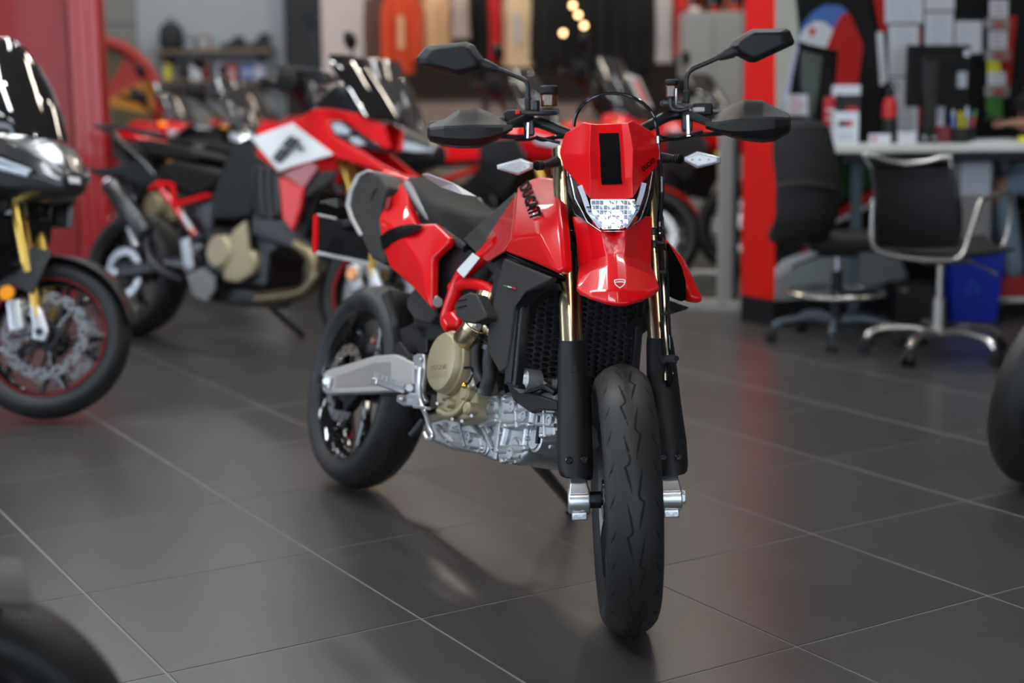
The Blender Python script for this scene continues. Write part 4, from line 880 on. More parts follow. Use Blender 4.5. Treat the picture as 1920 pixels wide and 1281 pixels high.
def chassis(fr, B, fork_m='gold_fork', rim_m='black_gloss', rear_w=.17, engine=True, exhaust=True, holes=True, accent=None):
    wb, R, S_ = fr.wb, fr.R, fr.S
    tyre((0, 0, R), R, rear_w, 'rear_tyre', B, n=56); rim((0, 0, R), rear_w, B, material=rim_m, name='rear_rim', hubw=.07)
    disc((0, 0, R), -.085, .125, .09, B, name='rear_brake_disc', holes=False)
    tyre((wb, 0, R), R, .12, 'front_tyre', B, S_, n=56); rim((wb, 0, R), .12, B, S_, material=rim_m, name='front_rim')
    if accent:
        for y in (-.048, .048): MB().lathe([(.221, y-.002), (.225, y-.002), (.225, y+.002), (.221, y+.002)], (wb, 0, R), (0, 1, 0), 56, closed=True).build('rim_stripe', accent, B, S_)
    for y in (-.066, .066): disc((wb, 0, R), y, .165, .125, B, S_, name='front_brake_disc', holes=holes)
    for sg in (-1, 1):
        y = sg*.10
        MB().tube([fr.fork(.52, y), fr.fork(.97, y)], .027, 18).build('fork_tube', fork_m, B, S_)
        MB().tube([fr.fork(.36, y), fr.fork(.53, y)], .020, 16).build('fork_slider', fork_m, B, S_)
        MB().loft([[fr.fork(.40, y)+V(a*.02, b_*.018, 0) for a, b_ in ((1, 1), (-1, 1), (-1, -1), (1, -1))], [V(wb+a*.03, y+b_*.02, R+.01) for a, b_ in ((1, 1), (-1, 1), (-1, -1), (1, -1))], [V(wb+a*.022, y+b_*.02, R-.03) for a, b_ in ((1, 1), (-1, 1), (-1, -1), (1, -1))]]).build('fork_foot', 'bright_alu', B, S_, bevel=.006)
        MB().box((wb-.115, sg*.078, R+.05), (.055, .05, .12), (V(.93, 0, .37), V(0, 1, 0), V(-.37, 0, .93))).build('brake_caliper', 'bright_alu', B, S_, bevel=.010)
        MB().boxa((0, sg*.125, R), (.56, sg*.12, .40), .04, .065).build('swingarm', 'dark_steel', B, bevel=.012)
    MB().cyl((wb, -.13, R), (wb, .13, R), .014, 16).build('front_axle', 'dark_steel', B, S_)
    MB().cyl((0, -.15, R), (0, .15, R), .016, 16).build('rear_axle', 'bright_alu', B)
    if engine:
        MB().box((.78, 0, .42), (.42, .30, .30)).build('crankcase', 'dark_steel', B, bevel=.05, seg=3)
        MB().box((.98, 0, .58), (.20, .28, .26), (V(.8, 0, .6), V(0, 1, 0), V(-.6, 0, .8))).build('cylinder_block', 'dark_steel', B, bevel=.03)
        MB().lathe([(0, 0), (.065, 0), (.078, .01), (.085, .05), (.085, .10)], (.74, -.215, .44), (0, 1, 0), 32).build('clutch_cover', 'khaki_metal', B, sharp=25)
        MB().lathe([(0, 0), (.05, 0), (.06, .01), (.065, .06)], (.90, -.19, .40), (0, 1, 0), 28).build('engine_cover', 'khaki_metal', B, sharp=25)
        MB().lathe([(0, 0), (.065, 0), (.078, -.01), (.085, -.05), (.085, -.10)], (.74, .215, .44), (0, 1, 0), 32).build('alternator_cover', 'dark_steel', B, sharp=25)
        MB().box((1.22, 0, .62), (.04, .34, .28), (V(.95, 0, -.3), V(0, 1, 0), V(.3, 0, .95))).build('radiator', 'rad_black', B, bevel=.008)
    for sg in (-1, 1):
        MB().boxa((.50, sg*.17, .36), (.46, sg*.27, .37), .03, .012).build('foot_peg', 'cast_alu', B, bevel=.003)
        MB().box((.50, sg*.165, .42), (.06, .012, .16), (V(.9, 0, .3), V(0, 1, 0), V(-.3, 0, .9))).build('peg_plate', 'cast_alu', B, bevel=.006)
    if exhaust:
        MB().tube(cr([V(1.06, -.10, .52), V(1.16, -.12, .40), V(1.08, -.12, .25), V(.80, -.12, .21), (.55, -.14, .24)], 5), .024, 14).build('exhaust_header', 'bronze_pipe', B)
        MB().tube(cr([V(.55, -.14, .24), V(.36, -.17, .36), V(.22, -.20, .46)], 5), .022, 12).build('link_pipe', 'dark_steel', B)
        ex = MB().tube([V(.22, -.20, .46), V(.18, -.20, .49), V(-.12, -.215, .68), V(-.14, -.215, .695)], [.035, .052, .05, .040], 18).build('silencer', 'black_satin', B)
        MB().tube([V(-.135, -.215, .69), V(-.155, -.216, .702)], .034, 18).build('silencer_tip', 'steel', ex)
    # stand on the left: reaches the floor under the leaning bike
    zl = fr.M.T@V(0, 0, 1); ft = V(.80, .39, 0); ft = ft-zl*((fr.M@ft)[2]-.008)
    MB().tube([V(.72, .14, .24), ft], .014, 10).build('side_stand', 'dark_steel', B)
def bars(fr, B, z=1.10, guards=False, mirrors=True, w=.40):
    S_ = fr.S; x0 = fr.fork(z)[0]-.06
    MB().tube(cr([V(x0-.14, -w, z-.01), V(x0-.06, -.22, z), V(x0, -.08, z-.05), V(x0, .08, z-.05), V(x0-.06, .22, z), V(x0-.14, w, z-.01)], 5), .012, 10).build('handlebar', 'black_satin', B, S_)
    for sg in (-1, 1):
        MB().tube([V(x0-.135, sg*w, z-.01), V(x0-.08, sg*.27, z)], .017, 12).build('grip', 'rubber', B, S_)
        MB().tube([V(x0-.02, sg*.22, z-.01), V(x0-.03, sg*.40, z-.02)], .005, 8).build('lever', 'black_satin', B, S_)
        if guards:
            rows = [[V(x0+.02-d_, sg*y, z+a) for a, d_ in ((.05, .03), (.02, 0), (-.03, 0), (-.05, .02))] for y, d_ in ((.22, 0), (.32, -.01), (.43, .03))]
            MB().grid([[V(x0+q-abs(a)*.5, sg*y, z+a) for a in (.055, .02, -.02, -.05)] for y, q in ((.20, .0), (.28, .035), (.38, .03), (.44, -.03))], V(-.006, 0, 0)).build('hand_guard', 'black_plastic', B, S_, bevel=.004)
        if mirrors:
            st = [V(x0-.03, sg*.22, z+.01), V(x0-.03, sg*.23, z+.10), V(x0-.03, sg*.30, z+.17)]
            mr = MB().loft([[V(x0-.03+dx, sg*(.36+a*.075*s_), z+.20+b_*.042*s_) for a, b_ in ((-1, -.3), (-.7, .8), (.4, 1), (1, .4), (.8, -.7), (-.4, -1))] for dx, s_ in ((-.015, .95), (0, 1), (.02, .85), (.03, .5))]).build('mirror', 'black_plastic', B, S_, bevel=.004)
            MB().tube(cr(st, 4), .006, 8).build('mirror_stem', 'black_satin', mr, S_)
def signals(B, pts, m_='amber_lens', T=None):
    for p in pts:
        s_ = MB().ball(p, (.035, .028, .016), 12, 8).build('turn_signal', m_, B, T)

# ---- red and white sport tourer parked behind on the left
F1 = Fr((-1.915, 7.42), -33.0, 11, steer=20, wb=1.56, R=.310)
M1 = F1.root('motorcycle')
tag(M1, 'red and white sport tourer motorcycle with dark grey seats and a white side panel', 'motorcycle')
chassis(F1, M1, engine=True, exhaust=False, rear_w=.19, holes=False, accent='red_paint')
bars(F1, M1, 1.14, guards=True, mirrors=False)
def tr(fr, B, px, y, th, name, m_, bevel=.008, ys=None, seg=2, both_=True, st=False, par=None):
    pts = [fr.P(a, b_, y=(y if ys is None else ys[i]), st=st) for i, (a, b_) in enumerate(px)]
    b = MB().prism(pts, V(0, th, 0)); T = fr.S if st else None
    o = b.build(name, m_, par or B, T, bevel=bevel, seg=seg)
    if both_: b.build(name, m_, par or B, T, mirror=True, bevel=bevel, seg=seg)
    return o
c7 = lambda L: [(150+.515*a, .515*b_) for a, b_ in L]
tr(F1, M1, c7([(300, 590), (340, 580), (430, 600), (515, 625), (480, 690), (410, 722), (340, 690), (285, 640), (275, 610)]), -.15, .30, 'seat', 'seat_vinyl', .03, both_=False, seg=4)
tr(F1, M1, c7([(188, 508), (250, 505), (390, 535), (435, 560), (425, 590), (340, 580), (290, 575), (240, 560)]), -.13, .26, 'passenger_seat', 'seat_vinyl', .025, both_=False, seg=4)
tr(F1, M1, c7([(140, 490), (200, 488), (215, 505), (190, 512), (160, 510)]), -.11, .22, 'tail_cowl', 'red_paint', .01, both_=False)
for pts, r in (([(60, 455), (110, 478), (150, 520), (220, 585), (270, 640)], .014), ([(60, 455), (130, 465), (230, 478), (300, 490)], .010)):
    b = MB().tube(cr([F1.P(*q, y=-.16) for q in c7(pts)], 4), r, 10); b.build('grab_rail', 'black_satin', M1); b.build('grab_rail', 'black_satin', M1, mirror=True)
tr(F1, M1, c7([(0, 610), (70, 612), (170, 600), (230, 560), (300, 650), (260, 700), (150, 640), (60, 640)]), -.07, .14, 'tail_underside', 'black_plastic', .01, both_=False)
ex = MB().tube([F1.P(*q, y=-.21) for q in c7([(102, 670), (112, 682), (232, 835), (245, 850)])], [.030, .045, .048, .036], 18).build('silencer', 'dark_grey_paint', M1)
MB().tube([F1.P(*q, y=-.212) for q in c7([(98, 664), (108, 678)])], .028, 16).build('silencer_tip', 'steel', ex)
MB().tube(cr([F1.P(*q, y=-.19) for q in c7([(245, 850), (250, 930), (290, 985), (380, 1020)])], 4), .020, 12).build('link_pipe', 'dark_steel', M1)
MB().tube([F1.P(*q, y=-.215) for q in c7([(180, 830), (205, 900)])], .016, 10).build('passenger_peg', 'bright_alu', M1)
for pts in ([(280, 668), (340, 745), (418, 855)], [(335, 670), (345, 745)], [(350, 745), (470, 712)], [(258, 690), (285, 668), (330, 672)]):
    b = MB().tube([F1.P(*q, y=-.165) for q in c7(pts)], .014, 10); b.build('frame_tube', 'red_paint', M1); b.build('frame_tube', 'red_paint', M1, mirror=True)
MB().boxa(F1.P(150+.515*372, .515*780, y=-.182), F1.P(150+.515*405, .515*835, y=-.182), .006, .022, (1, 0, 0)).build('frame_sticker', 'white_sticker', M1)
tr(F1, M1, c7([(500, 640), (560, 520), (625, 490), (640, 560), (720, 640), (640, 700), (620, 790), (560, 800), (470, 800), (480, 700)]), -.16, .32, 'tank_side', 'black_plastic', .02, both_=False, seg=3)
tr(F1, M1, c7([(450, 690), (500, 700), (470, 870), (400, 890), (380, 830), (420, 740)]), -.13, .26, 'airbox', 'black_satin', .02, both_=False)
gr_ = tr(F1, M1, c7([(625, 610), (690, 600), (722, 640), (730, 780), (690, 800), (635, 770)]), -.205, .05, 'side_vent', 'black_satin', .008)
for k in range(3):
    MB().tube(cr([F1.P(*q, y=-.212) for q in c7([(640+k*28, 615), (638+k*28, 700), (652+k*26, 780)])], 3), .007, 8).build('vent_fin', 'grey_plastic', gr_)
tr(F1, M1, c7([(618, 780), (730, 790), (790, 850), (860, 900), (830, 930), (700, 890), (620, 860)]), -.19, .38, 'lower_fairing', 'black_satin', .02, both_=False)
tr(F1, M1, c7([(640, 468), (700, 448), (770, 440), (850, 395), (900, 392), (1010, 412), (1105, 455), (1130, 540), (1112, 545), (1060, 515), (960, 440), (905, 440), (920, 492), (1015, 545), (1100, 600), (1180, 640), (1175, 662), (1090, 625), (985, 590), (925, 575), (720, 628), (640, 565)]), 0, .03, 'upper_fairing', 'red_paint', .010, ys=[-.17, -.19, -.19, -.17, -.16, -.13, -.08, -.05, -.05, -.06, -.14, -.17, -.18, -.15, -.12, -.08, -.08, -.12, -.17, -.19, -.225, -.20])
wp = c7([(620, 502), (770, 446), (922, 562), (720, 622)])
wpo = tr(F1, M1, wp, 0, .012, 'white_panel', 'white_paint', .003, ys=[-.20, -.215, -.215, -.238])
for q in ([(765, 492), (792, 510), (760, 545), (730, 530)], [(728, 535), (755, 548), (722, 592), (698, 575)]):
    MB().prism([F1.P(a, b_, y=-.243) for a, b_ in c7(q)], V(0, .02, 0)).build('number_stroke', 'black_satin', wpo, flat=True)
MB().prism([F1.P(a, b_, y=-.243) for a, b_ in c7([(795, 530), (806, 534), (800, 548), (790, 545)])], V(0, .02, 0)).build('number_dot', 'black_satin', wpo, flat=True)
tr(F1, M1, c7([(735, 632), (840, 590), (868, 608), (812, 690)]), -.225, .02, 'fairing_infill', 'dark_red_paint', .004)
tr(F1, M1, c7([(722, 648), (740, 645), (812, 690), (800, 760), (772, 842), (735, 795), (728, 700)]), -.235, .02, 'fairing_wing', 'red_paint', .006)
tr(F1, M1, c7([(812, 690), (868, 625), (930, 620), (925, 650), (815, 725)]), -.21, .02, 'wing_edge', 'grey_plastic', .004)
hl1 = tr(F1, M1, c7([(908, 442), (955, 442), (1060, 512), (1100, 535), (1060, 545), (985, 530), (925, 495)]), 0, .05, 'headlight', 'black_gloss', .006, ys=[-.185, -.165, -.09, -.055, -.08, -.12, -.175])
for q in ([(915, 452), (950, 450), (985, 478), (965, 490), (930, 485)], [(975, 500), (1010, 500), (1040, 525), (1000, 528)]):
    MB().prism([F1.P(a, b_, y=-.19+(a-620)*.0012) for a, b_ in c7(q)], V(0, .01, 0)).build('headlight_lens', 'lens_white', hl1, bevel=.002)
def screen(fr, B, px, m_='screen_smoke', T=None):
    L = []
    for (a, b_, y0, c, d_, x1) in px: pass
# windscreen: bowed shell across the bike
ws = []
for (px, py), w_ in zip(c7([(970, 195), (985, 250), (1030, 330), (1090, 420)]), (.10, .13, .15, .14)):
    p = F1.P(px, py, y=-w_); ws.append([V(p[0]+dx, s_*w_, p[2]) for s_, dx in ((-1, -.10), (-.75, -.03), (-.4, .0), (0, .012), (.4, 0), (.75, -.03), (1, -.10))])
MB().grid(ws, V(-.004, 0, 0)).build('windscreen', 'screen_smoke', M1, sharp=60)
tr(F1, M1, c7([(850, 395), (870, 350), (930, 300), (960, 330), (1090, 430), (1010, 410), (930, 395)]), -.12, .24, 'dash_cowl', 'black_plastic', .02, both_=False)
tr(F1, M1, c7([(728, 228), (760, 238), (860, 248), (890, 262), (900, 300), (870, 300), (850, 275), (740, 252)]), -.30, .05, 'hand_guard_rail', 'black_plastic', .008, both_=False)
mr1 = MB().loft([[F1.P(a, b_, y=-.34)+V(dx, 0, 0) for a, b_ in c7([(815, 60), (830, 42), (850, 60), (868, 100), (850, 118), (822, 100)])] for dx in (-.02, .0, .015)]).build('mirror', 'black_satin', M1, bevel=.005)
MB().tube([F1.P(*c7([(848, 115)])[0], y=-.34), F1.P(*c7([(862, 190)])[0], y=-.32), F1.P(*c7([(860, 260)])[0], y=-.30)], .007, 8).build('mirror_stem', 'black_satin', mr1)
MB().lathe([(0, -.006), (.028, -.006), (.03, 0), (.028, .006), (0, .006)], F1.P(660, 513, y=-.13), (0, 1, 0), 24).build('side_reflector', 'amber_lens', M1)
MB().tube(cr([F1.P(*q, y=-.17) for q in c7([(790, 890), (840, 930), (855, 1000), (820, 1060), (740, 1080), (650, 1090)])], 5), .035, 16).build('collector_pipe', 'bronze_pipe', M1)
tr(F1, M1, c7([(500, 1045), (640, 1050), (650, 1085), (630, 1112), (540, 1112), (505, 1080)]), -.13, .26, 'belly_pan', 'black_satin', .015, both_=False)
tr(F1, M1, c7([(385, 1000), (440, 975), (490, 1010), (485, 1060), (460, 1100), (410, 1080)]), -.20, .02, 'heel_plate', 'mid_grey', .006)
tr(F1, M1, c7([(520, 900), (560, 830), (600, 800), (612, 900), (625, 1000), (570, 1030), (520, 1020)]), -.20, .03, 'engine_side_cover', 'khaki_metal', .012, both_=False)
ff = [[F1.S(V(F1.wb+math.cos(a)*(F1.R+.025), y, F1.R+math.sin(a)*(F1.R+.025)-abs(y)*.4)) for y in (-.075, -.05, 0, .05, .075)] for a in np.linspace(.5, 2.4, 10)]
MB().grid(ff, V(0, 0, .004)).build('front_fender', 'black_satin', M1, sharp=60)

# ---- black sport tourer at the left edge, nose and front wheel in view
F2 = Fr((-2.95, 6.52), -39.0, 9, steer=38, wb=1.58, R=.305)
# move so that the front contact falls where the photograph shows it
_t = gnd(57, 793); _c = F2.o+F2.M@F2.S(V(F2.wb, 0, 0)); F2.o = F2.o+V(_t[0]-_c[0], _t[1]-_c[1], 0)
M2 = F2.root('motorcycle')
tag(M2, 'black motorcycle with gold forks and dark windscreen at the left edge', 'motorcycle')
chassis(F2, M2, rear_w=.17, holes=True, accent='dark_red_paint')
bars(F2, M2, 1.14, guards=True, mirrors=False)
def tr2(px, x, th, name, m_, bevel=.006, xs=None, par=None, seg=2, y=None, ys=None):
    if y is None and ys is None: pts = [F2.P(a, b_, x=(x if xs is None else xs[i])) for i, (a, b_) in enumerate(px)]
    else: pts = [F2.P(a, b_, y=(y if ys is None else ys[i])) for i, (a, b_) in enumerate(px)]
    return MB().prism(pts, th).build(name, m_, par or M2, bevel=bevel, seg=seg)
# nose as a loft over cross-sections: each section gives half width and heights
def nose(fr, B, secs, m_, name):
    L = []
    for x, w_, zb, zm, zt in secs:
        h = [V(x, -w_*.35, zb), V(x, -w_*.85, zb+(zm-zb)*.4), V(x, -w_, zm), V(x, -w_*.75, zm+(zt-zm)*.7), V(x, 0, zt)]
        L.append(h+[q*V(1, -1, 1) for q in h[::-1][1:]]+[V(x, 0, zb)])
    return MB().loft([[l for l in q] for q in L]).build(name, m_, B, bevel=.012, seg=3)
nose(F2, M2, [(1.20, .20, .82, .96, 1.08), (1.34, .22, .80, .94, 1.10), (1.48, .19, .80, .92, 1.06), (1.60, .12, .82, .90, 1.00), (1.68, .05, .84, .88, .93)], 'dark_grey_paint', 'nose_fairing')
w2 = []
for x, z, w_ in ((1.50, 1.05, .17), (1.44, 1.14, .19), (1.36, 1.25, .185), (1.29, 1.345, .155), (1.245, 1.40, .11), (1.22, 1.425, .06), (1.212, 1.432, .02)):
    w2.append([V(x+dx, s_*w_, z) for s_, dx in ((-1, -.13), (-.8, -.07), (-.45, -.018), (0, 0), (.45, -.018), (.8, -.07), (1, -.13))])
MB().grid(w2, V(-.004, 0, -.002)).build('windscreen', 'screen_smoke', M2, sharp=70)
h2 = None
for sg in (-1, 1):
    q = [V(1.30, sg*.222, .985), V(1.46, sg*.193, .97), V(1.60, sg*.105, .925), V(1.61, sg*.10, .895), V(1.47, sg*.195, .915), V(1.32, sg*.228, .94)]
    h2 = MB().prism(q, V(.004, sg*.010, .002)).build('headlight', 'black_gloss', M2, bevel=.003)
    MB().tube([V(1.32, sg*.238, .975), V(1.46, sg*.208, .955), V(1.59, sg*.122, .915)], .007, 8).build('light_strip', 'lens_white', h2)
    MB().tube([V(1.34, sg*.240, .945), V(1.47, sg*.210, .925), V(1.58, sg*.128, .902)], .011, 8).build('headlight_lens', 'lens_white', h2)
    MB().loft([[V(1.20+a, sg*(.235+b_), z) for a, b_ in ((0, 0), (.02, .012), (.20, -.03), (.18, -.05))] for z in (.72, .80, .86)]).build('side_fairing', 'dark_grey_paint', M2, bevel=.012)
    MB().prism([V(1.02, sg*.20, .92), V(1.24, sg*.23, .90), V(1.22, sg*.24, .70), V(1.05, sg*.21, .66), V(.85, sg*.17, .78)], V(0, -sg*.03, 0)).build('tank_fairing', 'red_paint' if 0 else 'black_gloss', M2, bevel=.015)
    MB().boxa(V(1.38, sg*.07, .80), V(1.10, sg*.15, .62), .03, .05).build('radiator_wing', 'grey_plastic', M2, bevel=.006)
MB().prism([V(1.665, -.03, .93), V(1.665, .03, .93), V(1.685, .022, .885), V(1.685, -.022, .885)], V(.006, 0, 0)).build('badge', 'bright_alu', M2, bevel=.002)
MB().box((1.30, 0, .70), (.10, .3, .10)).build('oil_cooler', 'rad_black', M2, bevel=.01)
ff = [[V(F2.wb+math.cos(a)*(F2.R+.022), y, F2.R+math.sin(a)*(F2.R+.022)-abs(y)*.35) for y in (-.08, -.055, 0, .055, .08)] for a in np.linspace(.42, 2.2, 12)]
fe = MB().grid(ff, V(0, 0, .004)).build('front_fender', 'dark_grey_paint', M2, F2.S, sharp=60)
for sg in (-1, 1): MB().prism([V(F2.wb-.03, sg*.108, F2.R+.31), V(F2.wb-.13, sg*.108, F2.R+.31), V(F2.wb-.14, sg*.115, F2.R+.16), V(F2.wb-.06, sg*.118, F2.R+.13)], V(0, sg*.012, 0)).build('fender_stay', 'dark_grey_paint', fe, F2.S, bevel=.006)
MB().lathe([(0, -.006), (.026, -.006), (.03, 0), (.026, .006), (0, .006)], V(F2.wb-.155, -.128, F2.R+.12), (0, 1, 0), 24).build('side_reflector', 'amber_lens', M2, F2.S)
MB().loft([[V(x, s_*w_, z) for s_, z in ((-1, zb), (-.7, zt), (.7, zt), (1, zb))] for x, w_, zt, zb in ((1.2, .16, 1.0, .8), (.95, .17, 1.02, .8), (.70, .13, .94, .76))]).build('fuel_tank', 'black_gloss', M2, bevel=.03, seg=3)
MB().loft([[V(x, s_*w_, z) for s_, z in ((-1, zb), (-.8, zt), (.8, zt), (1, zb))] for x, w_, zt, zb in ((.72, .12, .86, .76), (.45, .16, .84, .76), (.2, .15, .90, .80), (-.15, .10, .94, .86))]).build('seat', 'seat_vinyl', M2, bevel=.02, seg=3)
# ------------------------------------------------------------------ generic machines of the back row and of the frame edges
def generic(fr, name, label, body, screen_m='screen_clear', adv=True, grp=None, sig=None, fork_m='gold_fork', tall=0.):
    B = fr.root(name); tag(B, label, 'motorcycle', grp)
    chassis(fr, B, holes=False, fork_m=fork_m); bars(fr, B, 1.08+tall, guards=adv, mirrors=True)
    S_ = fr.S
    MB().loft([[V(x, s_*w_, z) for s_, z in ((-1, zb), (-.75, zt-.03), (-.3, zt), (.3, zt), (.75, zt-.03), (1, zb))] for x, w_, zt, zb in ((1.22, .11, .93, .80), (1.12, .17, 1.00, .78), (.92, .18, 1.01, .78), (.74, .13, .93, .77), (.66, .09, .86, .77))]).build('fuel_tank', body, B, bevel=.02, seg=3)
    MB().loft([[V(x, s_*w_, z) for s_, z in ((-1, zb), (-.8, zt), (.8, zt), (1, zb))] for x, w_, zt, zb in ((.74, .10, .86, .77), (.52, .14, .83, .76), (.34, .14, .84, .77), (.22, .12, .90, .82), (-.10, .09, .93, .87))]).build('seat', 'seat_vinyl', B, bevel=.02, seg=3)
    MB().loft([[V(x, s_*w_, z) for s_, z in ((-1, zb), (-.7, zt), (.7, zt), (1, zb))] for x, w_, zt, zb in ((.30, .13, .84, .74), (.0, .11, .88, .80), (-.22, .05, .92, .87))]).build('tail', body, B, bevel=.015)
    nose(fr, B, [(1.20, .18, .78, .92, 1.02+tall*.5), (1.34, .19, .76, .90, 1.03+tall*.5), (1.46, .15, .78, .89, .99), (1.56, .06, .82, .87, .92)], body, 'nose_fairing')
    for sg in (-1, 1):
        MB().prism([V(1.00, sg*.185, .90), V(1.26, sg*.20, .92), V(1.34, sg*.20, .80), V(1.20, sg*.22, .56), V(1.02, sg*.20, .66)], V(0, -sg*.02, 0)).build('side_fairing', 'black_satin', B, bevel=.010)
        h = MB().prism([V(1.36, sg*.188, .93), V(1.48, sg*.13, .91), V(1.545, sg*.06, .88), V(1.48, sg*.14, .865), V(1.38, sg*.19, .88)], V(.012, sg*.012, .004)).build('headlight', 'lens_white', B, bevel=.004)
        for pts in ([V(1.16, sg*.13, .80), V(.62, sg*.15, .62), V(.5, sg*.15, .44)], [V(.62, sg*.14, .62), V(.2, sg*.12, .82)]): MB().tube(pts, .016, 10).build('frame_tube', 'red_paint' if body == 'red_paint' else 'dark_steel', B)
    w_ = []
    for x, z, wd in ((1.44, .99, .13), (1.37, 1.09+tall*.4, .155), (1.28, 1.20+tall*.8, .15), (1.22, 1.28+tall, .10)):
        w_.append([V(x+dx, s_*wd, z) for s_, dx in ((-1, -.11), (-.75, -.05), (-.35, -.01), (0, 0), (.35, -.01), (.75, -.05), (1, -.11))])
    MB().grid(w_, V(-.004, 0, -.002)).build('windscreen', screen_m, B, sharp=70)
    ff = [[V(fr.wb+math.cos(a)*(fr.R+.022), y, fr.R+math.sin(a)*(fr.R+.022)-abs(y)*.35) for y in (-.075, -.05, 0, .05, .075)] for a in np.linspace(.6, 2.2, 9)]
    MB().grid(ff, V(0, 0, .004)).build('front_fender', body, B, S_, sharp=60)
    signals(B, [V(1.36, sg*.235, .96) for sg in (-1, 1)], sig or 'amber_lens')
    signals(B, [V(-.28, sg*.13, .80) for sg in (-1, 1)])
    MB().boxa((-.12, 0, .84), (-.36, 0, .66), .05, .02).box((-.37, 0, .62), (.012, .18, .14), (V(.9, 0, .4), V(0, 1, 0), V(-.4, 0, .9))).build('plate_carrier', 'black_plastic', B, bevel=.004)
    return B
HD = -32.0; hv = V(math.cos(math.radians(HD)), math.sin(math.radians(HD)), 0)
def at_nose(x, y, ahead=1.35, ang=HD):
    a = math.radians(ang); return (x-math.cos(a)*ahead, y-math.sin(a)*ahead)
generic(Fr(at_nose(-.62, 8.05), HD, 9, 22), 'motorcycle', 'dark grey sport tourer motorcycle directly behind the red and white one', 'dark_grey_paint', tall=.10)
generic(Fr(at_nose(.14, 8.55), HD, 9, 22), 'motorcycle', 'red sport motorcycle with clear windscreen behind the left hand guard of the supermoto', 'red_paint', tall=.04)
gB = generic(Fr(at_nose(.68, 9.15), HD, 9, 22), 'motorcycle', 'red touring motorcycle with a red and white sign on its clear screen', 'red_paint', tall=.12)
sgn = MB().box((1.375, 0, 1.20), (.006, .16, .22), (V(.86, 0, .5), V(0, 1, 0), V(-.5, 0, .86))).build('screen_sign', 'white_sticker', gB)
MB().box((1.381, 0, 1.20), (.006, .05, .16), (V(.86, 0, .5), V(0, 1, 0), V(-.5, 0, .86))).build('sign_stripe', 'red_paint', gB)
generic(Fr(at_nose(1.33, 9.75), HD, 9, 22), 'motorcycle', 'red motorcycle half hidden behind the red pillar and steel frame', 'red_paint', tall=.02)
# left back row
generic(Fr(at_nose(-2.50, 11.1), HD, 9, 22), 'motorcycle', 'red motorcycle of the back row closest to the red post, amber indicator lit', 'red_paint', sig='amber_glow')
generic(Fr(at_nose(-2.02, 11.75), HD, 9, 22), 'motorcycle', 'red motorcycle second from the red post in the back row, under the wall shelf', 'red_paint', sig='amber_glow')
generic(Fr(at_nose(-1.52, 12.4), HD, 9, 22), 'motorcycle', 'red motorcycle farthest from the red post in the back row, beside the black column', 'red_paint', sig='amber_glow')
generic(Fr(at_nose(-1.80, 9.78), HD, 9, 22), 'motorcycle', 'black motorcycle between the red and white tourer and the red back row', 'black_gloss', tall=.03)
# wheel cut by the right edge and wheel at the lower left corner
f9 = Fr((0, 0), 213, 8, 10); _t = gnd(1936, 902); _c = f9.M@f9.S(V(f9.wb, 0, 0)); f9.o = V(_t[0]-_c[0], _t[1]-_c[1], 0)
f8 = Fr((-.79, 1.79), 204, 3, 0)
def naked(fr, label, fender=True):
    B = fr.root('motorcycle'); tag(B, label, 'motorcycle'); chassis(fr, B, holes=False, fork_m='black_satin', exhaust=False); bars(fr, B, 1.05, guards=False, mirrors=False, w=.36)
    MB().loft([[V(x, s_*w_, z) for s_, z in ((-1, zb), (-.75, zt-.03), (-.3, zt), (.3, zt), (.75, zt-.03), (1, zb))] for x, w_, zt, zb in ((1.16, .09, .88, .76), (1.06, .15, .95, .74), (.86, .16, .95, .74), (.70, .11, .87, .74))]).build('fuel_tank', 'black_gloss', B, bevel=.02, seg=3)
    MB().loft([[V(x, s_*w_, z) for s_, z in ((-1, zb), (-.8, zt), (.8, zt), (1, zb))] for x, w_, zt, zb in ((.72, .10, .82, .73), (.45, .14, .79, .72), (.22, .12, .86, .78), (-.05, .08, .90, .84))]).build('seat', 'seat_vinyl', B, bevel=.02, seg=3)
    MB().lathe([(0, .10), (.06, .09), (.085, .05), (.095, 0), (.08, -.06), (.05, -.08)], V(1.36, 0, .86), (1, 0, 0), 28).build('headlight', 'black_satin', B, fr.S)
    if fender:
        ff = [[V(fr.wb+math.cos(a)*(fr.R+.020), y, fr.R+math.sin(a)*(fr.R+.020)-abs(y)*.35) for y in (-.07, -.05, 0, .05, .07)] for a in np.linspace(1.30, 2.5, 9)]
        MB().grid(ff, V(0, 0, .004)).build('front_fender', 'black_plastic', B, fr.S, sharp=60)
    return B
naked(f9, 'black motorcycle of which only the front wheel shows at the right edge of the photo', False)
B8 = naked(f8, 'black motorcycle of which only a wheel shows at the lower left corner of the photo')
MB().grid([[V(math.cos(a)*(f8.R+.022+q), y, f8.R+math.sin(a)*(f8.R+.022+q)-abs(y)*.3) for y in (-.09, -.06, 0, .06, .09)] for a, q in ((.7, 0), (1., 0), (1.3, 0), (1.6, 0), (1.9, .004), (2.08, .016))], V(0, 0, .006)).build('rear_hugger', 'black_plastic', B8, sharp=60)
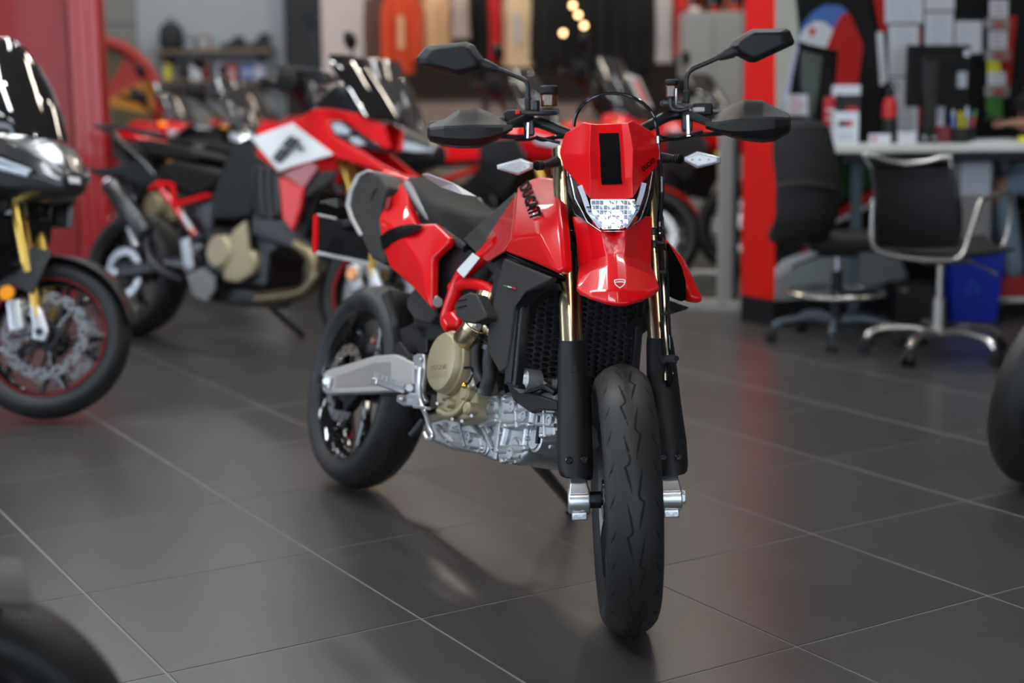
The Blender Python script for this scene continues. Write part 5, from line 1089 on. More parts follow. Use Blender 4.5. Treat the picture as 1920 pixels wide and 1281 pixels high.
# ------------------------------------------------------------------ right: partition wall with print, counter, chairs, person
for n, c, r in (('print_cream', (.50, .50, .42), .5), ('print_blue', (.08, .16, .42), .45), ('print_white', (.66, .66, .67), .5), ('print_red', (.48, .018, .018), .45), ('print_black', (.007, .007, .008), .55), ('print_grey', (.10, .12, .11), .5), ('print_pale', (.33, .37, .36), .5), ('print_green', (.015, .06, .018), .6), ('print_lilac', (.42, .44, .62), .5),
                ('paper', (.66, .68, .72), .7), ('paper_line', (.42, .44, .48), .7), ('counter_top', (.62, .60, .55), .45), ('mesh_black', (.008, .008, .009), .8), ('cushion_brown', (.018, .014, .012), .9), ('bin_blue', (.004, .016, .30), .4), ('bin_mark', (.03, .10, .42), .5), ('skin', (.42, .22, .15), .5), ('denim', (.20, .26, .32), .85), ('tshirt_black', (.012, .012, .012), .9), ('hair_dark', (.02, .013, .01), .6),
                ('shoe_red', (.35, .01, .015), .6), ('shoe_white', (.6, .6, .6), .6), ('yellow_ink', (.75, .70, .05), .5), ('blue_ink', (.03, .12, .45), .5), ('green_card', (.06, .22, .04), .6), ('green_ink', (.10, .30, .08), .5), ('maroon', (.16, .015, .02), .5), ('grey_metal', (.30, .28, .26), .5), ('slate', (.06, .08, .10), .5)):
    mat(n, c, r, var=.06, vscale=9)
mat('panel_red', (.60, .012, .008), .55, var=.04, spec=.2)
d1 = V(.852, .523, 0); d2 = V(-.523, .852, 0); n1 = V(.523, -.852, 0)
W0 = gnd(1449, 614); HT = 2.9
def WP(px, py, lift=0.):
    d = ray(px, py); t = ((W0-CAM)@n1)/(d@n1); return CAM+d*t+n1*lift
Lw = 3.6; tk = .25
wp_ = MB().box(W0+d1*Lw/2+d2*tk/2+V(0, 0, HT/2+.14), (Lw-.02, tk-.02, HT), (d1, d2, V(0, 0, 1))).build('wall_partition', 'print_black', flat=True); struct(wp_, 'printed partition wall behind the counter with a red end')
MB().box(W0+d1*Lw/2+d2*tk/2+V(0, 0, .07), (Lw, tk, .14), (d1, d2, V(0, 0, 1))).build('plinth', 'black_satin', wp_, flat=True)
MB().box(W0+d2*tk/2+d1*.006+V(0, 0, HT/2+.14), (.012, tk, HT), (d1, d2, V(0, 0, 1))).build('red_end_panel', 'panel_red', wp_, bevel=.002)
k_ = 0
def pr_(m_, *pts):
    global k_
    k_ += 1
    MB().prism([WP(a, b_, .002+.0009*k_) for a, b_ in pts], -n1*(.0005+.0009*k_)).build('print_area', m_, wp_, flat=True)
pr_('print_cream', (1453, -20), (1489, -20), (1497, 60), (1490, 100), (1480, 180), (1466, 300), (1454, 330))
pr_('print_blue', (1494, 76), (1505, 45), (1520, 25), (1545, 9), (1575, 10), (1590, 24), (1570, 50), (1548, 90))
pr_('print_white', (1494, 76), (1508, 52), (1528, 39), (1546, 42), (1561, 56), (1548, 90), (1520, 84))
pr_('print_red', (1561, 56), (1578, 26), (1590, 24), (1608, 62), (1617, 85), (1607, 160), (1596, 250), (1560, 250), (1572, 96), (1548, 90))
pr_('print_red', (1516, 53), (1526, 53), (1528, 60), (1522, 69), (1516, 62))
pr_('print_grey', (1502, 95), (1540, 106), (1535, 150), (1525, 210), (1510, 240), (1500, 150))
pr_('print_lilac', (1493, 84), (1496, 84), (1478, 170), (1468, 200), (1464, 200))
pr_('print_pale', (1453, 512), (1540, 456), (1660, 430), (1700, 520), (1570, 555), (1453, 564))
pr_('print_white', (1453, 503), (1470, 487), (1560, 452), (1610, 450), (1530, 474), (1453, 522))
pr_('print_red', (1505, 470), (1545, 452), (1560, 452), (1500, 476))
pr_('print_red', (1558, 402), (1645, 348), (1645, 370), (1562, 416))
pr_('print_white', (1555, 416), (1640, 376), (1610, 400), (1556, 422))
pr_('print_green', (1566, 292), (1650, 292), (1645, 340), (1570, 375))
pr_('print_red', (1634, -20), (1658, -20), (1660, 60), (1650, 60))
pr_('print_white', (1643, 60), (1652, 60), (1660, 150), (1650, 160))
pr_('print_red', (1712, 50), (1722, 50), (1722, 240), (1714, 240))
pr_('print_red', (1895, 30), (1902, 30), (1890, 160), (1868, 160), (1876, 80))
def sheet(name, label, cat, x0, y0, x1, y1, m_='paper', lines=0, group=None, lift=.032, lm='paper_line'):
    o = MB().prism([WP(x0, y0, lift), WP(x1, y0, lift), WP(x1, y1, lift), WP(x0, y1, lift)], -n1*.0015).build(name, m_, flat=True)
    tag(o, label, cat, group)
    for k in range(lines):
        y = y0+(y1-y0)*(k+.8)/(lines+.6); a = x0+(x1-x0)*.14; b_ = x0+(x1-x0)*random.uniform(.6, .88)
        MB().prism([WP(a, y-1, lift+.001), WP(b_, y-1, lift+.001), WP(b_, y+1, lift+.001), WP(a, y+1, lift+.001)], -n1*.0008).build('text_line', lm, o, flat=True)
    return o
sheet('paper_notice', 'wide white paper notice at the top of the wall above the tall paper sheets', 'paper', 1651, -30, 1722, 44, lines=7)
sheet('paper_notice', 'tall white paper sheet pinned left of the monitor, above another sheet', 'paper', 1658, 48, 1714, 142, lines=10)
sheet('paper_notice', 'white paper sheet behind the red bottle, below a tall sheet', 'paper', 1659, 146, 1712, 252, lines=6)
sheet('paper_notice', 'white paper notice cut by the top edge right of the wide notice', 'paper', 1726, -30, 1781, 20, lines=4)
sheet('paper_notice', 'white printed table pinned above the left corner of the monitor', 'paper', 1726, 24, 1779, 96, lines=8)
sheet('paper_notice', 'white paper sheet peeking over the right corner of the monitor', 'paper', 1783, 40, 1832, 100, lines=4)
sheet('price_card', 'white card with pink lettering and red foot fixed left of the counter', 'card', 1466, 177, 1507, 216, lines=5, lm='print_red', lift=.03)
for k, (y0, y1, lab) in enumerate(((0, 34, 'topmost'), (58, 92, 'second'))):
    sheet('leaflet', 'white leaflet with red lettering in the wall rack, %s of the column' % lab, 'leaflet', 1842-k*2, y0, 1876-k*1, y1, lines=3, lm='print_red', lift=.05)
sheet('leaflet', 'yellow note in the wall rack between white leaflets', 'leaflet', 1838, 112, 1862, 135, 'yellow_ink', lift=.05)
sheet('leaflet', 'white leaflet in the wall rack below the yellow note', 'leaflet', 1838, 135, 1872, 160, lines=2, lift=.05)
sheet('leaflet', 'green card standing at the bottom of the wall rack', 'leaflet', 1836, 181, 1866, 224, 'green_card', lift=.05)
rk = MB()
for y in (36, 94, 162): rk.prism([WP(1838, y, .06), WP(1878, y, .06), WP(1876, y+20, .06), WP(1840, y+20, .06)], -n1*.03)
rko = empty('leaflet_rack', tuple(WP(1858, 225, .03))); tag(rko, 'grey wall rack of small leaflet pockets right of the monitor', 'rack')
for y in (36, 94, 162):
    Lc = lambda q: np.asarray(q)-np.array(rko.location)
    pk = MB().prism([Lc(WP(1838, y, .06)), Lc(WP(1878, y, .06)), Lc(WP(1876, y+20, .06)), Lc(WP(1840, y+20, .06))], -n1*.035).build('pocket', 'grey_metal', rko, bevel=.003)
    MB().prism([Lc(WP(1847, y+6, .062)), Lc(WP(1866, y+7, .062)), Lc(WP(1864, y+15, .062)), Lc(WP(1848, y+14, .062))], -n1*.001).build('pocket_mark', 'print_red', pk, flat=True)

# counter
CY = 7.30; cz = dep(1700, 271, CY)[2]; cx0 = dep(1566, 268, CY)[0]; cx1 = 2.66
ct = empty('counter', ((cx0+cx1)/2, 7.5, 0)); tag(ct, 'long high counter with off-white top and dark underside', 'counter')
lo = lambda x, y, z: V(x-(cx0+cx1)/2, y-7.5, z)
def back_y(x): return min(W0[1]+(x-W0[0])*d1[1]/d1[0]-.09, 8.05)
tp2 = [lo(cx0, CY, cz), lo(cx1, CY, cz), lo(cx1, back_y(cx1), cz), lo(cx0+.05, back_y(cx0+.05), cz)]
MB().prism(tp2, V(0, 0, -.040)).build('top', 'counter_top', ct, bevel=.006)
MB().prism([lo(cx0+.05, CY+.05, cz-.04), lo(cx1-.05, CY+.05, cz-.04), lo(cx1-.05, CY+.09, cz-.04), lo(cx0+.05, CY+.09, cz-.04)], V(0, 0, -.05)).build('apron', 'print_black', ct, bevel=.003)
a, b_ = dep(1790, 300, 7.62), dep(1862, 300, 7.62)
pn = MB().box(lo((a[0]+b_[0])/2, 7.64, (cz-.04)/2), (b_[0]-a[0], .05, cz-.045)).build('support_panel', 'grey_metal', ct, bevel=.004)
MB().box(lo(cx0+.16, 7.52, (cz-.04)/2), (.05, .05, cz-.045)).build('leg', 'slate', ct, bevel=.004)
MB().box(lo(cx1-.08, 7.85, (cz-.04)/2), (.05, .05, cz-.045)).build('leg', 'slate', ct, bevel=.004)
q0, q1 = dep(1804, 302, 7.605), dep(1856, 366, 7.605)
o = MB().box(((q0[0]+q1[0])/2, 7.612, (q0[2]+q1[2])/2), (q1[0]-q0[0], .002, q0[2]-q1[2])).build('paper_notice', 'paper', flat=True); tag(o, 'white printed sheet taped under the counter right of the steel chair', 'paper')
def at(px, py, Y): return dep(px, py, Y)
def S_(px0, py0, px1, py1, Y, d=.06):
    a = dep(px0, py0, Y); b_ = dep(px1, py1, Y); return (a+b_)/2, (abs(b_[0]-a[0]), d, abs(a[2]-b_[2]))
def standbox(name, label, cat, px0, px1, pytop, Y, m_, d=.05, bevel=.003, extra=None, z0=None, rz=0.):
    a = dep(px0, pytop, Y); b_ = dep(px1, pytop, Y); z0 = cz if z0 is None else z0; c = V((a[0]+b_[0])/2, Y+d/2, z0)
    o = empty(name, tuple(c), rz); tag(o, label, cat); w_ = b_[0]-a[0]; h = a[2]-z0
    MB().box((0, 0, h/2), (w_, d, h)).build('body', m_, o, bevel=bevel)
    if extra:
        for (u0, v0, u1, v1, m2) in extra: MB().box(((u0+u1)/2*w_-w_/2, -d/2-.0008, (v0+v1)/2*h), ((u1-u0)*w_, .0016, (v1-v0)*h)).build('print', m2, o, flat=True)
    return o
standbox('display_box', 'white box with printed front at the left end of the counter', 'box', 1565, 1611, 210, 7.42, 'paper', .07, extra=[(.15, .55, .5, .72, 'print_black'), (.5, .55, .75, .72, 'print_red'), (.12, .12, .85, .2, 'paper_line'), (.12, .28, .8, .34, 'paper_line')])
standbox('display_box', 'low black and red printed box behind the white box', 'box', 1570, 1614, 178, 7.55, 'print_black', .05, extra=[(.4, .45, .9, .75, 'print_red')])
standbox('display_box', 'white box holding leaflets on top of the printed box row', 'box', 1562, 1614, 160, 7.62, 'paper', .04, extra=[(.1, .75, .3, .85, 'print_grey')])
standbox('red_tag', 'round-cornered red price tag standing left of the boxes', 'tag', 1545, 1577, 182, 7.60, 'print_red', .02, .006, extra=[(.15, .3, .8, .36, 'print_white'), (.15, .5, .7, .56, 'print_white'), (.15, .68, .75, .74, 'print_white')])
standbox('name_card', 'small white card with red mark at the counter edge', 'card', 1632, 1671, 252, 7.36, 'paper', .03, extra=[(.1, .3, .28, .8, 'print_red')])
standbox('name_card', 'small tilted white card left of the monitor foot', 'card', 1685, 1720, 248, 7.40, 'paper', .03, rz=.2)
standbox('tin', 'maroon tin between the monitor and the pen cup', 'tin', 1760, 1783, 236, 7.42, 'maroon', .06, .006)
standbox('toy', 'small dark figurine with pale dots left of the maroon tin', 'figurine', 1726, 1742, 252, 7.38, 'print_black', .04, .01, extra=[(.3, .4, .7, .8, 'paper_line')])
standbox('toy', 'small dark figurine with a pale stripe touching the maroon tin', 'figurine', 1744, 1759, 252, 7.38, 'print_black', .04, .01, extra=[(.2, .5, .9, .7, 'paper_line')])
standbox('card_box', 'small white box behind the pens', 'box', 1745, 1772, 198, 7.66, 'paper', .04)
standbox('card_box', 'small white box half hidden by the left side of the monitor', 'box', 1714, 1722, 200, 7.72, 'paper', .04)
# red bottle
bp_ = dep(1667, 250, 7.52); bt = empty('drinking_bottle', (bp_[0], 7.52, cz)); tag(bt, 'red and black drinking bottle with black spout lid on the counter', 'bottle')
MB().lathe([(0, 0), (.038, 0), (.040, .01), (.040, .10), (.038, .125)], (0, 0, 0), (0, 0, 1), 24).build('lower_body', 'print_black', bt, sharp=40)
MB().lathe([(.038, .125), (.037, .19), (.030, .215), (.018, .228), (0, .228)], (0, 0, 0), (0, 0, 1), 24).build('upper_body', 'print_red', bt, sharp=40)
MB().lathe([(.020, .228), (.022, .235), (.022, .262), (.012, .27), (.010, .295), (0, .295)], (0, 0, 0), (0, 0, 1), 20).build('lid', 'print_black', bt, sharp=40)
MB().tube(cr([V(-.02, 0, .255), V(-.035, 0, .28), V(0, 0, .305), V(.035, 0, .28), V(.02, 0, .255)], 4), .004, 8).build('handle_loop', 'print_black', bt)
# monitor seen from behind
mp0 = dep(1745, 262, 7.50); mo = empty('monitor', (mp0[0], 7.56, cz), .30); tag(mo, 'black computer monitor seen from behind on the counter', 'monitor')
zt = dep(1770, 84, 7.56)[2]-cz; zb = dep(1770, 200, 7.56)[2]-cz
ms = MB().box((.06, .02, (zt+zb)/2), (.36, .022, zt-zb)).build('screen_shell', 'black_plastic', mo, bevel=.006)
MB().box((.06, .006, (zt+zb)/2), (.20, .03, (zt-zb)*.6)).build('back_bulge', 'black_plastic', mo, bevel=.012)
MB().box((.06, .0335, (zt+zb)/2), (.34, .004, zt-zb-.02)).build('screen', 'black_gloss', mo)
MB().box((0, -.02, zt*.42), (.066, .02, zt*.80)).build('neck', 'grey_plastic', mo, bevel=.006)
MB().box((0, .0, .006), (.18, .16, .012)).build('base', 'black_plastic', mo, bevel=.004)
MB().box((.215, .008, zt-.04), (.028, .002, .035)).build('asset_sticker', 'paper', ms, flat=True)
MB().box((.17, .0, (zt+zb)/2-.02), (.09, .002, .08)).build('label_sticker', 'paper_line', ms, flat=True)
# pens in a cup
pc = dep(1806, 262, 7.42); cu = empty('pen_cup', (pc[0], 7.44, cz)); tag(cu, 'black mesh pen cup right of the maroon tin', 'pen cup')
MB().lathe([(0, 0), (.055, 0), (.06, .012), (.062, .075), (.058, .075), (.055, .012), (0, .008)], (0, 0, 0), (0, 0, 1), 24).build('cup_body', 'print_black', cu, sharp=40)
for k, (dx, dy, hgt, m_, lab) in enumerate(((-.04, 0, .13, 'blue_ink', 'blue pen leaning at the left rim of the pen cup'), (-.015, -.02, .145, 'yellow_ink', 'thick yellow highlighter in the middle of the pen cup'), (.012, -.01, .165, 'yellow_ink', 'tall yellow highlighter with a pale cap in the pen cup'), (.03, .01, .14, 'blue_ink', 'blue pen at the right of the tall yellow highlighter'), (.045, 0, .15, 'green_ink', 'green pen at the right rim of the pen cup'), (-.03, .02, .15, 'paper', 'white pen at the back of the pen cup'), (.005, .03, .16, 'print_black', 'black pen at the back of the pen cup'), (.035, -.02, .12, 'print_red', 'short red pen at the right of the pen cup'))):
    e = empty('pen', (pc[0]+dx, 7.44+dy, cz+.010)); tag(e, lab, 'pen'); tl = V(dx*.35, dy*.35, hgt)
    MB().tube([V(0, 0, 0), tl*.72], .006, 8).build('barrel', m_, e); MB().tube([tl*.72, tl], [.0068, .006], 8).build('cap', m_ if k not in (2,) else 'paper', e)
for k, (px0, px1, Y0, Y1, m_, lab) in enumerate(((1815, 1900, 7.36, 7.52, 'paper', 'white papers lying on the counter before the person'), (1908, 1935, 7.34, 7.40, 'yellow_ink', 'yellow sticky notes on the counter by the person'))):
    a = dep(px0, 268, 7.4)[0]; b_ = dep(px1, 268, 7.4)[0]
    o = MB().box(((a+b_)/2, (Y0+Y1)/2, cz+.003+k*.012), (b_-a, Y1-Y0, .006+k*.024)).build('paper_pile', m_, flat=True); tag(o, lab, 'paper')

# blue recycling bin
b0 = gnd(1829, 606); bi = empty('recycling_bin', (b0[0], b0[1]+.12, 0)); tag(bi, 'blue plastic recycling bin under the counter', 'bin')
L4 = lambda w_, d_, z: [V(-w_, -d_, z), V(w_, -d_, z), V(w_, d_, z), V(-w_, d_, z)]
MB().loft([L4(.115, .10, 0), L4(.138, .12, .36), L4(.130, .112, .36), L4(.108, .093, .01)], caps=True).build('tub', 'bin_blue', bi, bevel=.006)
MB().loft([L4(.143, .125, .345), L4(.143, .125, .368), L4(.130, .112, .368), L4(.130, .112, .345)], closed=True).build('rim', 'bin_blue', bi, bevel=.003)
for k in range(3):
    a = PI/2+k*2*PI/3; c = V(-.02, -.1155, .18)
    f = lambda r, t: c+V(math.cos(t)*r, -.0012-.02*0, math.sin(t)*r)
    MB().prism([f(.034, a-.5), f(.034, a+.35), f(.042, a+.35), f(.028, a+.75), f(.016, a+.35), f(.023, a+.35), f(.023, a-.5)], V(0, .004, 0)).build('recycling_arrow', 'bin_mark', bi, flat=True)
# computer box and cable under the counter
pcx = gnd(1712, 600); o = standbox('computer_case', 'black computer case on the floor under the counter', 'computer', 1682, 1752, 535, 7.50, 'print_black', .2, .006, z0=.0, extra=[(.1, .85, .3, .9, 'grey_metal')])

# ---- office chairs
mat('chair_steel', (.55, .52, .48), .25, metal=.9, var=.05)
def star_base(o, r, m_, a0, zc=.10, n=5, caster='black_plastic'):
    for k in range(n):
        a = a0+2*PI*k/n; d = V(math.cos(a), math.sin(a), 0)
        MB().tube(cr([V(0, 0, zc)+d*.03, V(0, 0, zc+.015)+d*r*.45, V(0, 0, zc)+d*r*.85, V(0, 0, .075)+d*r], 4), [.018]*9+[.016]*3+[.014] if 0 else .016, 10).build('leg', m_, o)
        cs = MB()
        t = V(-d[1], d[0], 0)
        for s_ in (-1, 1): cs.cyl(d*(r+.012)+t*s_*.009+V(0, 0, .028), d*(r+.012)+t*s_*.024+V(0, 0, .028), .028, 16)
        c_ = cs.build('caster', caster, o, bevel=.003); c_['kind'] = 'stuff' if 0 else c_.get('kind', ''); del c_['kind']
        MB().box(d*(r+.008)+V(0, 0, .058), (.03, .03, .024), (d, t, V(0, 0, 1))).build('caster_hood', 'grey_plastic', c_, bevel=.004)
# steel chair with mesh back
c2 = gnd(1757, 668); ch2 = empty('office_chair', (c2[0], c2[1], 0)); tag(ch2, 'office chair with polished steel frame, black mesh back and armrest loop', 'chair')
l2 = lambda px, py, Y: dep(px, py, Y)-V(c2[0], c2[1], 0)
star_base(ch2, .31, 'chair_steel', math.radians(-128), .11)
zc = l2(1757, 490, c2[1])[2]
MB().cyl((0, 0, .10), (0, 0, .27), .030, 18).build('column_sleeve', 'chair_steel', ch2, bevel=.003)
MB().cyl((0, 0, .27), (0, 0, zc), .016, 14).build('gas_lift', 'chair_steel', ch2)
Yb = c2[1]-.22; Yf = c2[1]+.22
def bowed(px0, px1, py, Y, sag, n=9): 
    return [l2(px0+(px1-px0)*t, py+sag*4*t*(1-t), Y) for t in np.linspace(0, 1, n)]
rows = []
for py, xa, xb, dy in ((312, 1632, 1783, -.03), (350, 1636, 1791, -.05), (395, 1640, 1797, -.06), (430, 1641, 1798, -.05), (462, 1646, 1796, -.01)):
    rows.append([p+V(0, dy+.05*4*t*(1-t)*1, 0) for t, p in zip(np.linspace(0, 1, 9), bowed(xa, xb, py, Yb, 6))])
MB().grid(rows, V(0, .006, 0)).build('mesh_back', 'mesh_black', ch2, sharp=60)
MB().tube([l2(1616, 291, Yb-.03), l2(1640, 292, Yb-.03), l2(1665, 303, Yb-.02), l2(1700, 308, Yb), l2(1740, 303, Yb-.02), l2(1762, 296, Yb-.03), l2(1784, 296, Yb-.03)], .012, 12).build('top_rail', 'chair_steel', ch2)
for a, b_ in (((1620, 293), (1634, 316)), ((1781, 297), (1784, 318))): MB().tube([l2(*a, Yb-.03), l2(*b_, Yb-.03)], .008, 10).build('rail_stay', 'chair_steel', ch2)
for xa, xb in ((1634, 1646), (1784, 1798)):
    MB().tube(cr([l2(xa, 314, Yb-.03), l2((xa+xb)/2+3, 380, Yb-.06), l2(xb, 462, Yb-.01)], 4), .009, 10).build('side_rail', 'black_satin', ch2)
sz = l2(1700, 468, c2[1])[2]
MB().grid([[V(x, y, sz+dz+.02*(abs(x)/.23)**2) for x in np.linspace(-.24, .26, 7)] for y, dz in ((-.20, .0), (-.05, -.02), (.12, -.01), (.22, .02), (.26, .0))], V(0, 0, -.015)).build('seat', 'mesh_black', ch2, sharp=60)
MB().tube(cr([l2(1637, 376, Yb-.04), l2(1635, 420, Yb-.04), l2(1636, 455, Yb-.04), l2(1648, 470, Yb-.04), l2(1680, 480, Yb-.04), l2(1730, 487, Yb-.04), l2(1785, 487, Yb-.04), l2(1806, 474, Yb-.04), l2(1822, 425, Yb-.02), l2(1838, 380, Yb+.0), l2(1846, 374, Yb+.05), l2(1880, 362, Yb+.30), l2(1893, 366, Yb+.40), l2(1894, 400, Yb+.42), l2(1888, 440, Yb+.42), l2(1878, 464, Yb+.40), l2(1850, 470, Yb+.34)], 5), .011, 12).build('arm_frame', 'chair_steel', ch2)
MB().tube(cr([l2(1637, 376, Yb-.04), l2(1640, 372, Yb+.05), l2(1650, 366, Yb+.32), l2(1654, 372, Yb+.40), l2(1656, 440, Yb+.42), l2(1660, 462, Yb+.38)], 5), .011, 12).build('arm_frame', 'chair_steel', ch2)
MB().box((0, 0, sz-.04), (.20, .24, .035)).build('seat_mechanism', 'dark_steel', ch2, bevel=.006)
MB().tube([V(.10, 0, sz-.04), V(.21, -.04, sz-.09), V(.24, -.05, sz-.11)], .006, 8).build('tilt_lever', 'chair_steel', ch2)
# tall drafting chair
c1 = gnd(1566, 640); ch1 = empty('drafting_chair', (c1[0], c1[1], 0)); tag(ch1, 'tall black drafting chair with foot ring left of the counter', 'chair')
l1 = lambda px, py, Y: dep(px, py, Y)-V(c1[0], c1[1], 0)
star_base(ch1, .30, 'slate', math.radians(-105), .10)
sz1 = l1(1575, 468, c1[1])[2]
MB().cyl((0, 0, .10), (0, 0, .34), .026, 16).build('column_sleeve', 'print_black', ch1, bevel=.003); MB().cyl((0, 0, .34), (0, 0, sz1), .014, 12).build('gas_lift', 'steel', ch1)
MB().tube([V(math.cos(a)*.225, math.sin(a)*.225, .235) for a in np.linspace(0, 2*PI, 33)[:-1]], .011, 10, closed=True).build('foot_ring', 'chair_steel', ch1)
for k in range(3): 
    a = k*2*PI/3+.4; MB().tube([V(0, 0, .235), V(math.cos(a)*.225, math.sin(a)*.225, .235)], .008, 8).build('ring_spoke', 'slate', ch1)
Y1 = c1[1]-.10
rows = []
for py, xa, xb, dy in ((228, 1462, 1545, .03), (240, 1450, 1556, .0), (290, 1447, 1566, -.03), (350, 1452, 1572, -.05), (400, 1452, 1570, -.05), (425, 1446, 1560, -.03), (450, 1444, 1552, .0)):
    rows.append([l1(xa+(xb-xa)*t, py-5*4*t*(1-t), Y1)+V(0, dy-.05*4*t*(1-t), 0) for t in np.linspace(0, 1, 9)])
MB().grid(rows, V(0, .02, 0)).build('backrest', 'mesh_black', ch1, bevel=.004)
MB().tube(cr([l1(1455, 350, Y1-.09), l1(1480, 344, Y1-.11), l1(1520, 343, Y1-.11), l1(1566, 352, Y1-.09)], 4), .007, 8).build('lumbar_bar', 'grey_plastic', ch1)
MB().tube(cr([l1(1510, 400, Y1-.04), l1(1520, 440, Y1-.02), l1(1560, 462, Y1+.08)], 4), .016, 10).build('back_stem', 'print_black', ch1)
q = l1(1500, 442, Y1); MB().box((q[0], q[1]+.04, q[2]), (.28, .10, .075), (V(1, .1, 0), V(-.1, 1, 0), V(0, 0, 1))).build('back_cushion', 'cushion_brown', ch1, bevel=.03, seg=4)
MB().box((.06, .10, sz1+.03), (.40, .40, .075)).build('seat', 'cushion_brown', ch1, bevel=.03, seg=4)
MB().box((0, .02, sz1-.015), (.16, .18, .03)).build('seat_mechanism', 'print_black', ch1, bevel=.006)
MB().tube([V(-.05, 0, sz1-.02), V(-.20, -.06, sz1-.06), V(-.23, -.07, sz1-.08)], .006, 8).build('tilt_lever', 'print_black', ch1)
# stool of the seated person
ps = V(2.84, 7.86, 0); ch3 = empty('office_stool', tuple(ps)); tag(ch3, 'steel based stool under the seated person at the right edge', 'stool')
star_base(ch3, .36, 'chair_steel', math.radians(212), .10)
MB().cyl((0, 0, .10), (0, 0, .56), .024, 16).build('column', 'dark_steel', ch3)
MB().lathe([(0, 0), (.17, 0), (.20, .02), (.20, .05), (.17, .07), (0, .07)], (0, 0, .55), (0, 0, 1), 32).build('seat', 'mesh_black', ch3, sharp=50)

# ---- person
def skin_body(name, verts, edges, root, material, parent=None, sub=2):
    me = bpy.data.meshes.new(name); me.from_pydata([tuple(map(float, v[0])) for v in verts], edges, []); o = bpy.data.objects.new(name, me); COL.objects.link(o)
    if parent: o.parent = parent
    sk = o.modifiers.new('skin', 'SKIN'); me.materials.append(MATS[material])
    for i, v in enumerate(verts):
        d = me.skin_vertices[0].data[i]; r = v[1]; d.radius = (r, r) if np.isscalar(r) else r; d.use_root = (i == root)
    s_ = o.modifiers.new('sub', 'SUBSURF'); s_.levels = sub; s_.render_levels = sub
    me.polygons.foreach_set('use_smooth', [True]*len(me.polygons)); sk.use_smooth_shade = True
    return o
pe = empty('person', (2.84, 7.86, 0)); tag(pe, 'person in black T-shirt and faded jeans with red shoes, seated and holding a phone', 'person')
hd = V(-.26, -.34, 1.005)      # hands over the counter, relative to the person
vs = [(V(.03, 0, .70), .13), (V(0, 0, .86), .125), (V(-.03, 0, 1.02), .135), (V(-.06, 0, 1.14), .11), (V(-.04, 0, 1.22), .055), (V(-.035, 0, 1.30), (.075, .085)), (V(-.045, 0, 1.39), (.085, .095)), (V(-.04, 0, 1.46), .06),
      (V(-.06, -.17, 1.13), .065), (V(-.10, -.24, .98), .045), (V(-.20, -.32, 1.00), .034), (V(-.265, -.345, 1.005), .027),
      (V(-.06, .17, 1.13), .065), (V(-.10, .14, .98), .045), (V(-.20, -.16, 1.00), .034), (V(-.28, -.27, 1.005), .027),
      (V(0, -.10, .68), .095), (V(-.32, -.14, .70), .070), (V(-.26, -.14, .42), .052), (V(-.22, -.14, .17), .036), (V(-.32, -.14, .13), .034),
      (V(0, .10, .68), .095), (V(-.30, .14, .69), .070), (V(-.24, .14, .42), .052), (V(-.20, .14, .17), .036), (V(-.30, .14, .13), .034)]
ed = [(0, 1), (1, 2), (2, 3), (3, 4), (4, 5), (5, 6), (6, 7), (3, 8), (8, 9), (9, 10), (10, 11), (3, 12), (12, 13), (13, 14), (14, 15), (0, 16), (16, 17), (17, 18), (18, 19), (19, 20), (0, 21), (21, 22), (22, 23), (23, 24), (24, 25)]
skin_body('body', vs, ed, 0, 'skin', pe)
gv = lambda idx, grow: [(vs[i][0], (vs[i][1] if np.isscalar(vs[i][1]) else vs[i][1][0])+grow) for i in idx]
skin_body('shirt', [(V(.03, 0, .74), .145), (V(0, 0, .86), .138), (V(-.03, 0, 1.02), .148), (V(-.05, 0, 1.14), .122), (V(-.045, 0, 1.19), .085), (V(-.06, -.17, 1.13), .080), (V(-.085, -.215, 1.04), .066), (V(-.06, .17, 1.13), .080), (V(-.085, .155, 1.04), .066)], [(0, 1), (1, 2), (2, 3), (3, 4), (3, 5), (5, 6), (3, 7), (7, 8)], 0, 'tshirt_black', pe)
skin_body('jeans', [(V(.03, 0, .80), .140), (V(.02, 0, .73), .135), (V(-.05, -.09, .69), .095), (V(-.18, -.12, .695), .086), (V(-.31, -.14, .695), .076), (V(-.29, -.14, .56), .066), (V(-.25, -.14, .38), .060), (V(-.225, -.14, .20), .056), (V(-.05, .09, .69), .095), (V(-.17, .12, .69), .086), (V(-.29, .14, .69), .076), (V(-.27, .14, .56), .066), (V(-.235, .14, .38), .060), (V(-.205, .14, .20), .056)], [(0, 1), (1, 2), (2, 3), (3, 4), (4, 5), (5, 6), (6, 7), (1, 8), (8, 9), (9, 10), (10, 11), (11, 12), (12, 13)], 0, 'denim', pe)
skin_body('hair', [(V(.01, 0, 1.36), (.085, .10)), (V(-.01, 0, 1.45), (.095, .09)), (V(-.02, 0, 1.49), .05), (V(.06, 0, 1.28), .06)], [(0, 1), (1, 2), (0, 3)], 0, 'hair_dark', pe)
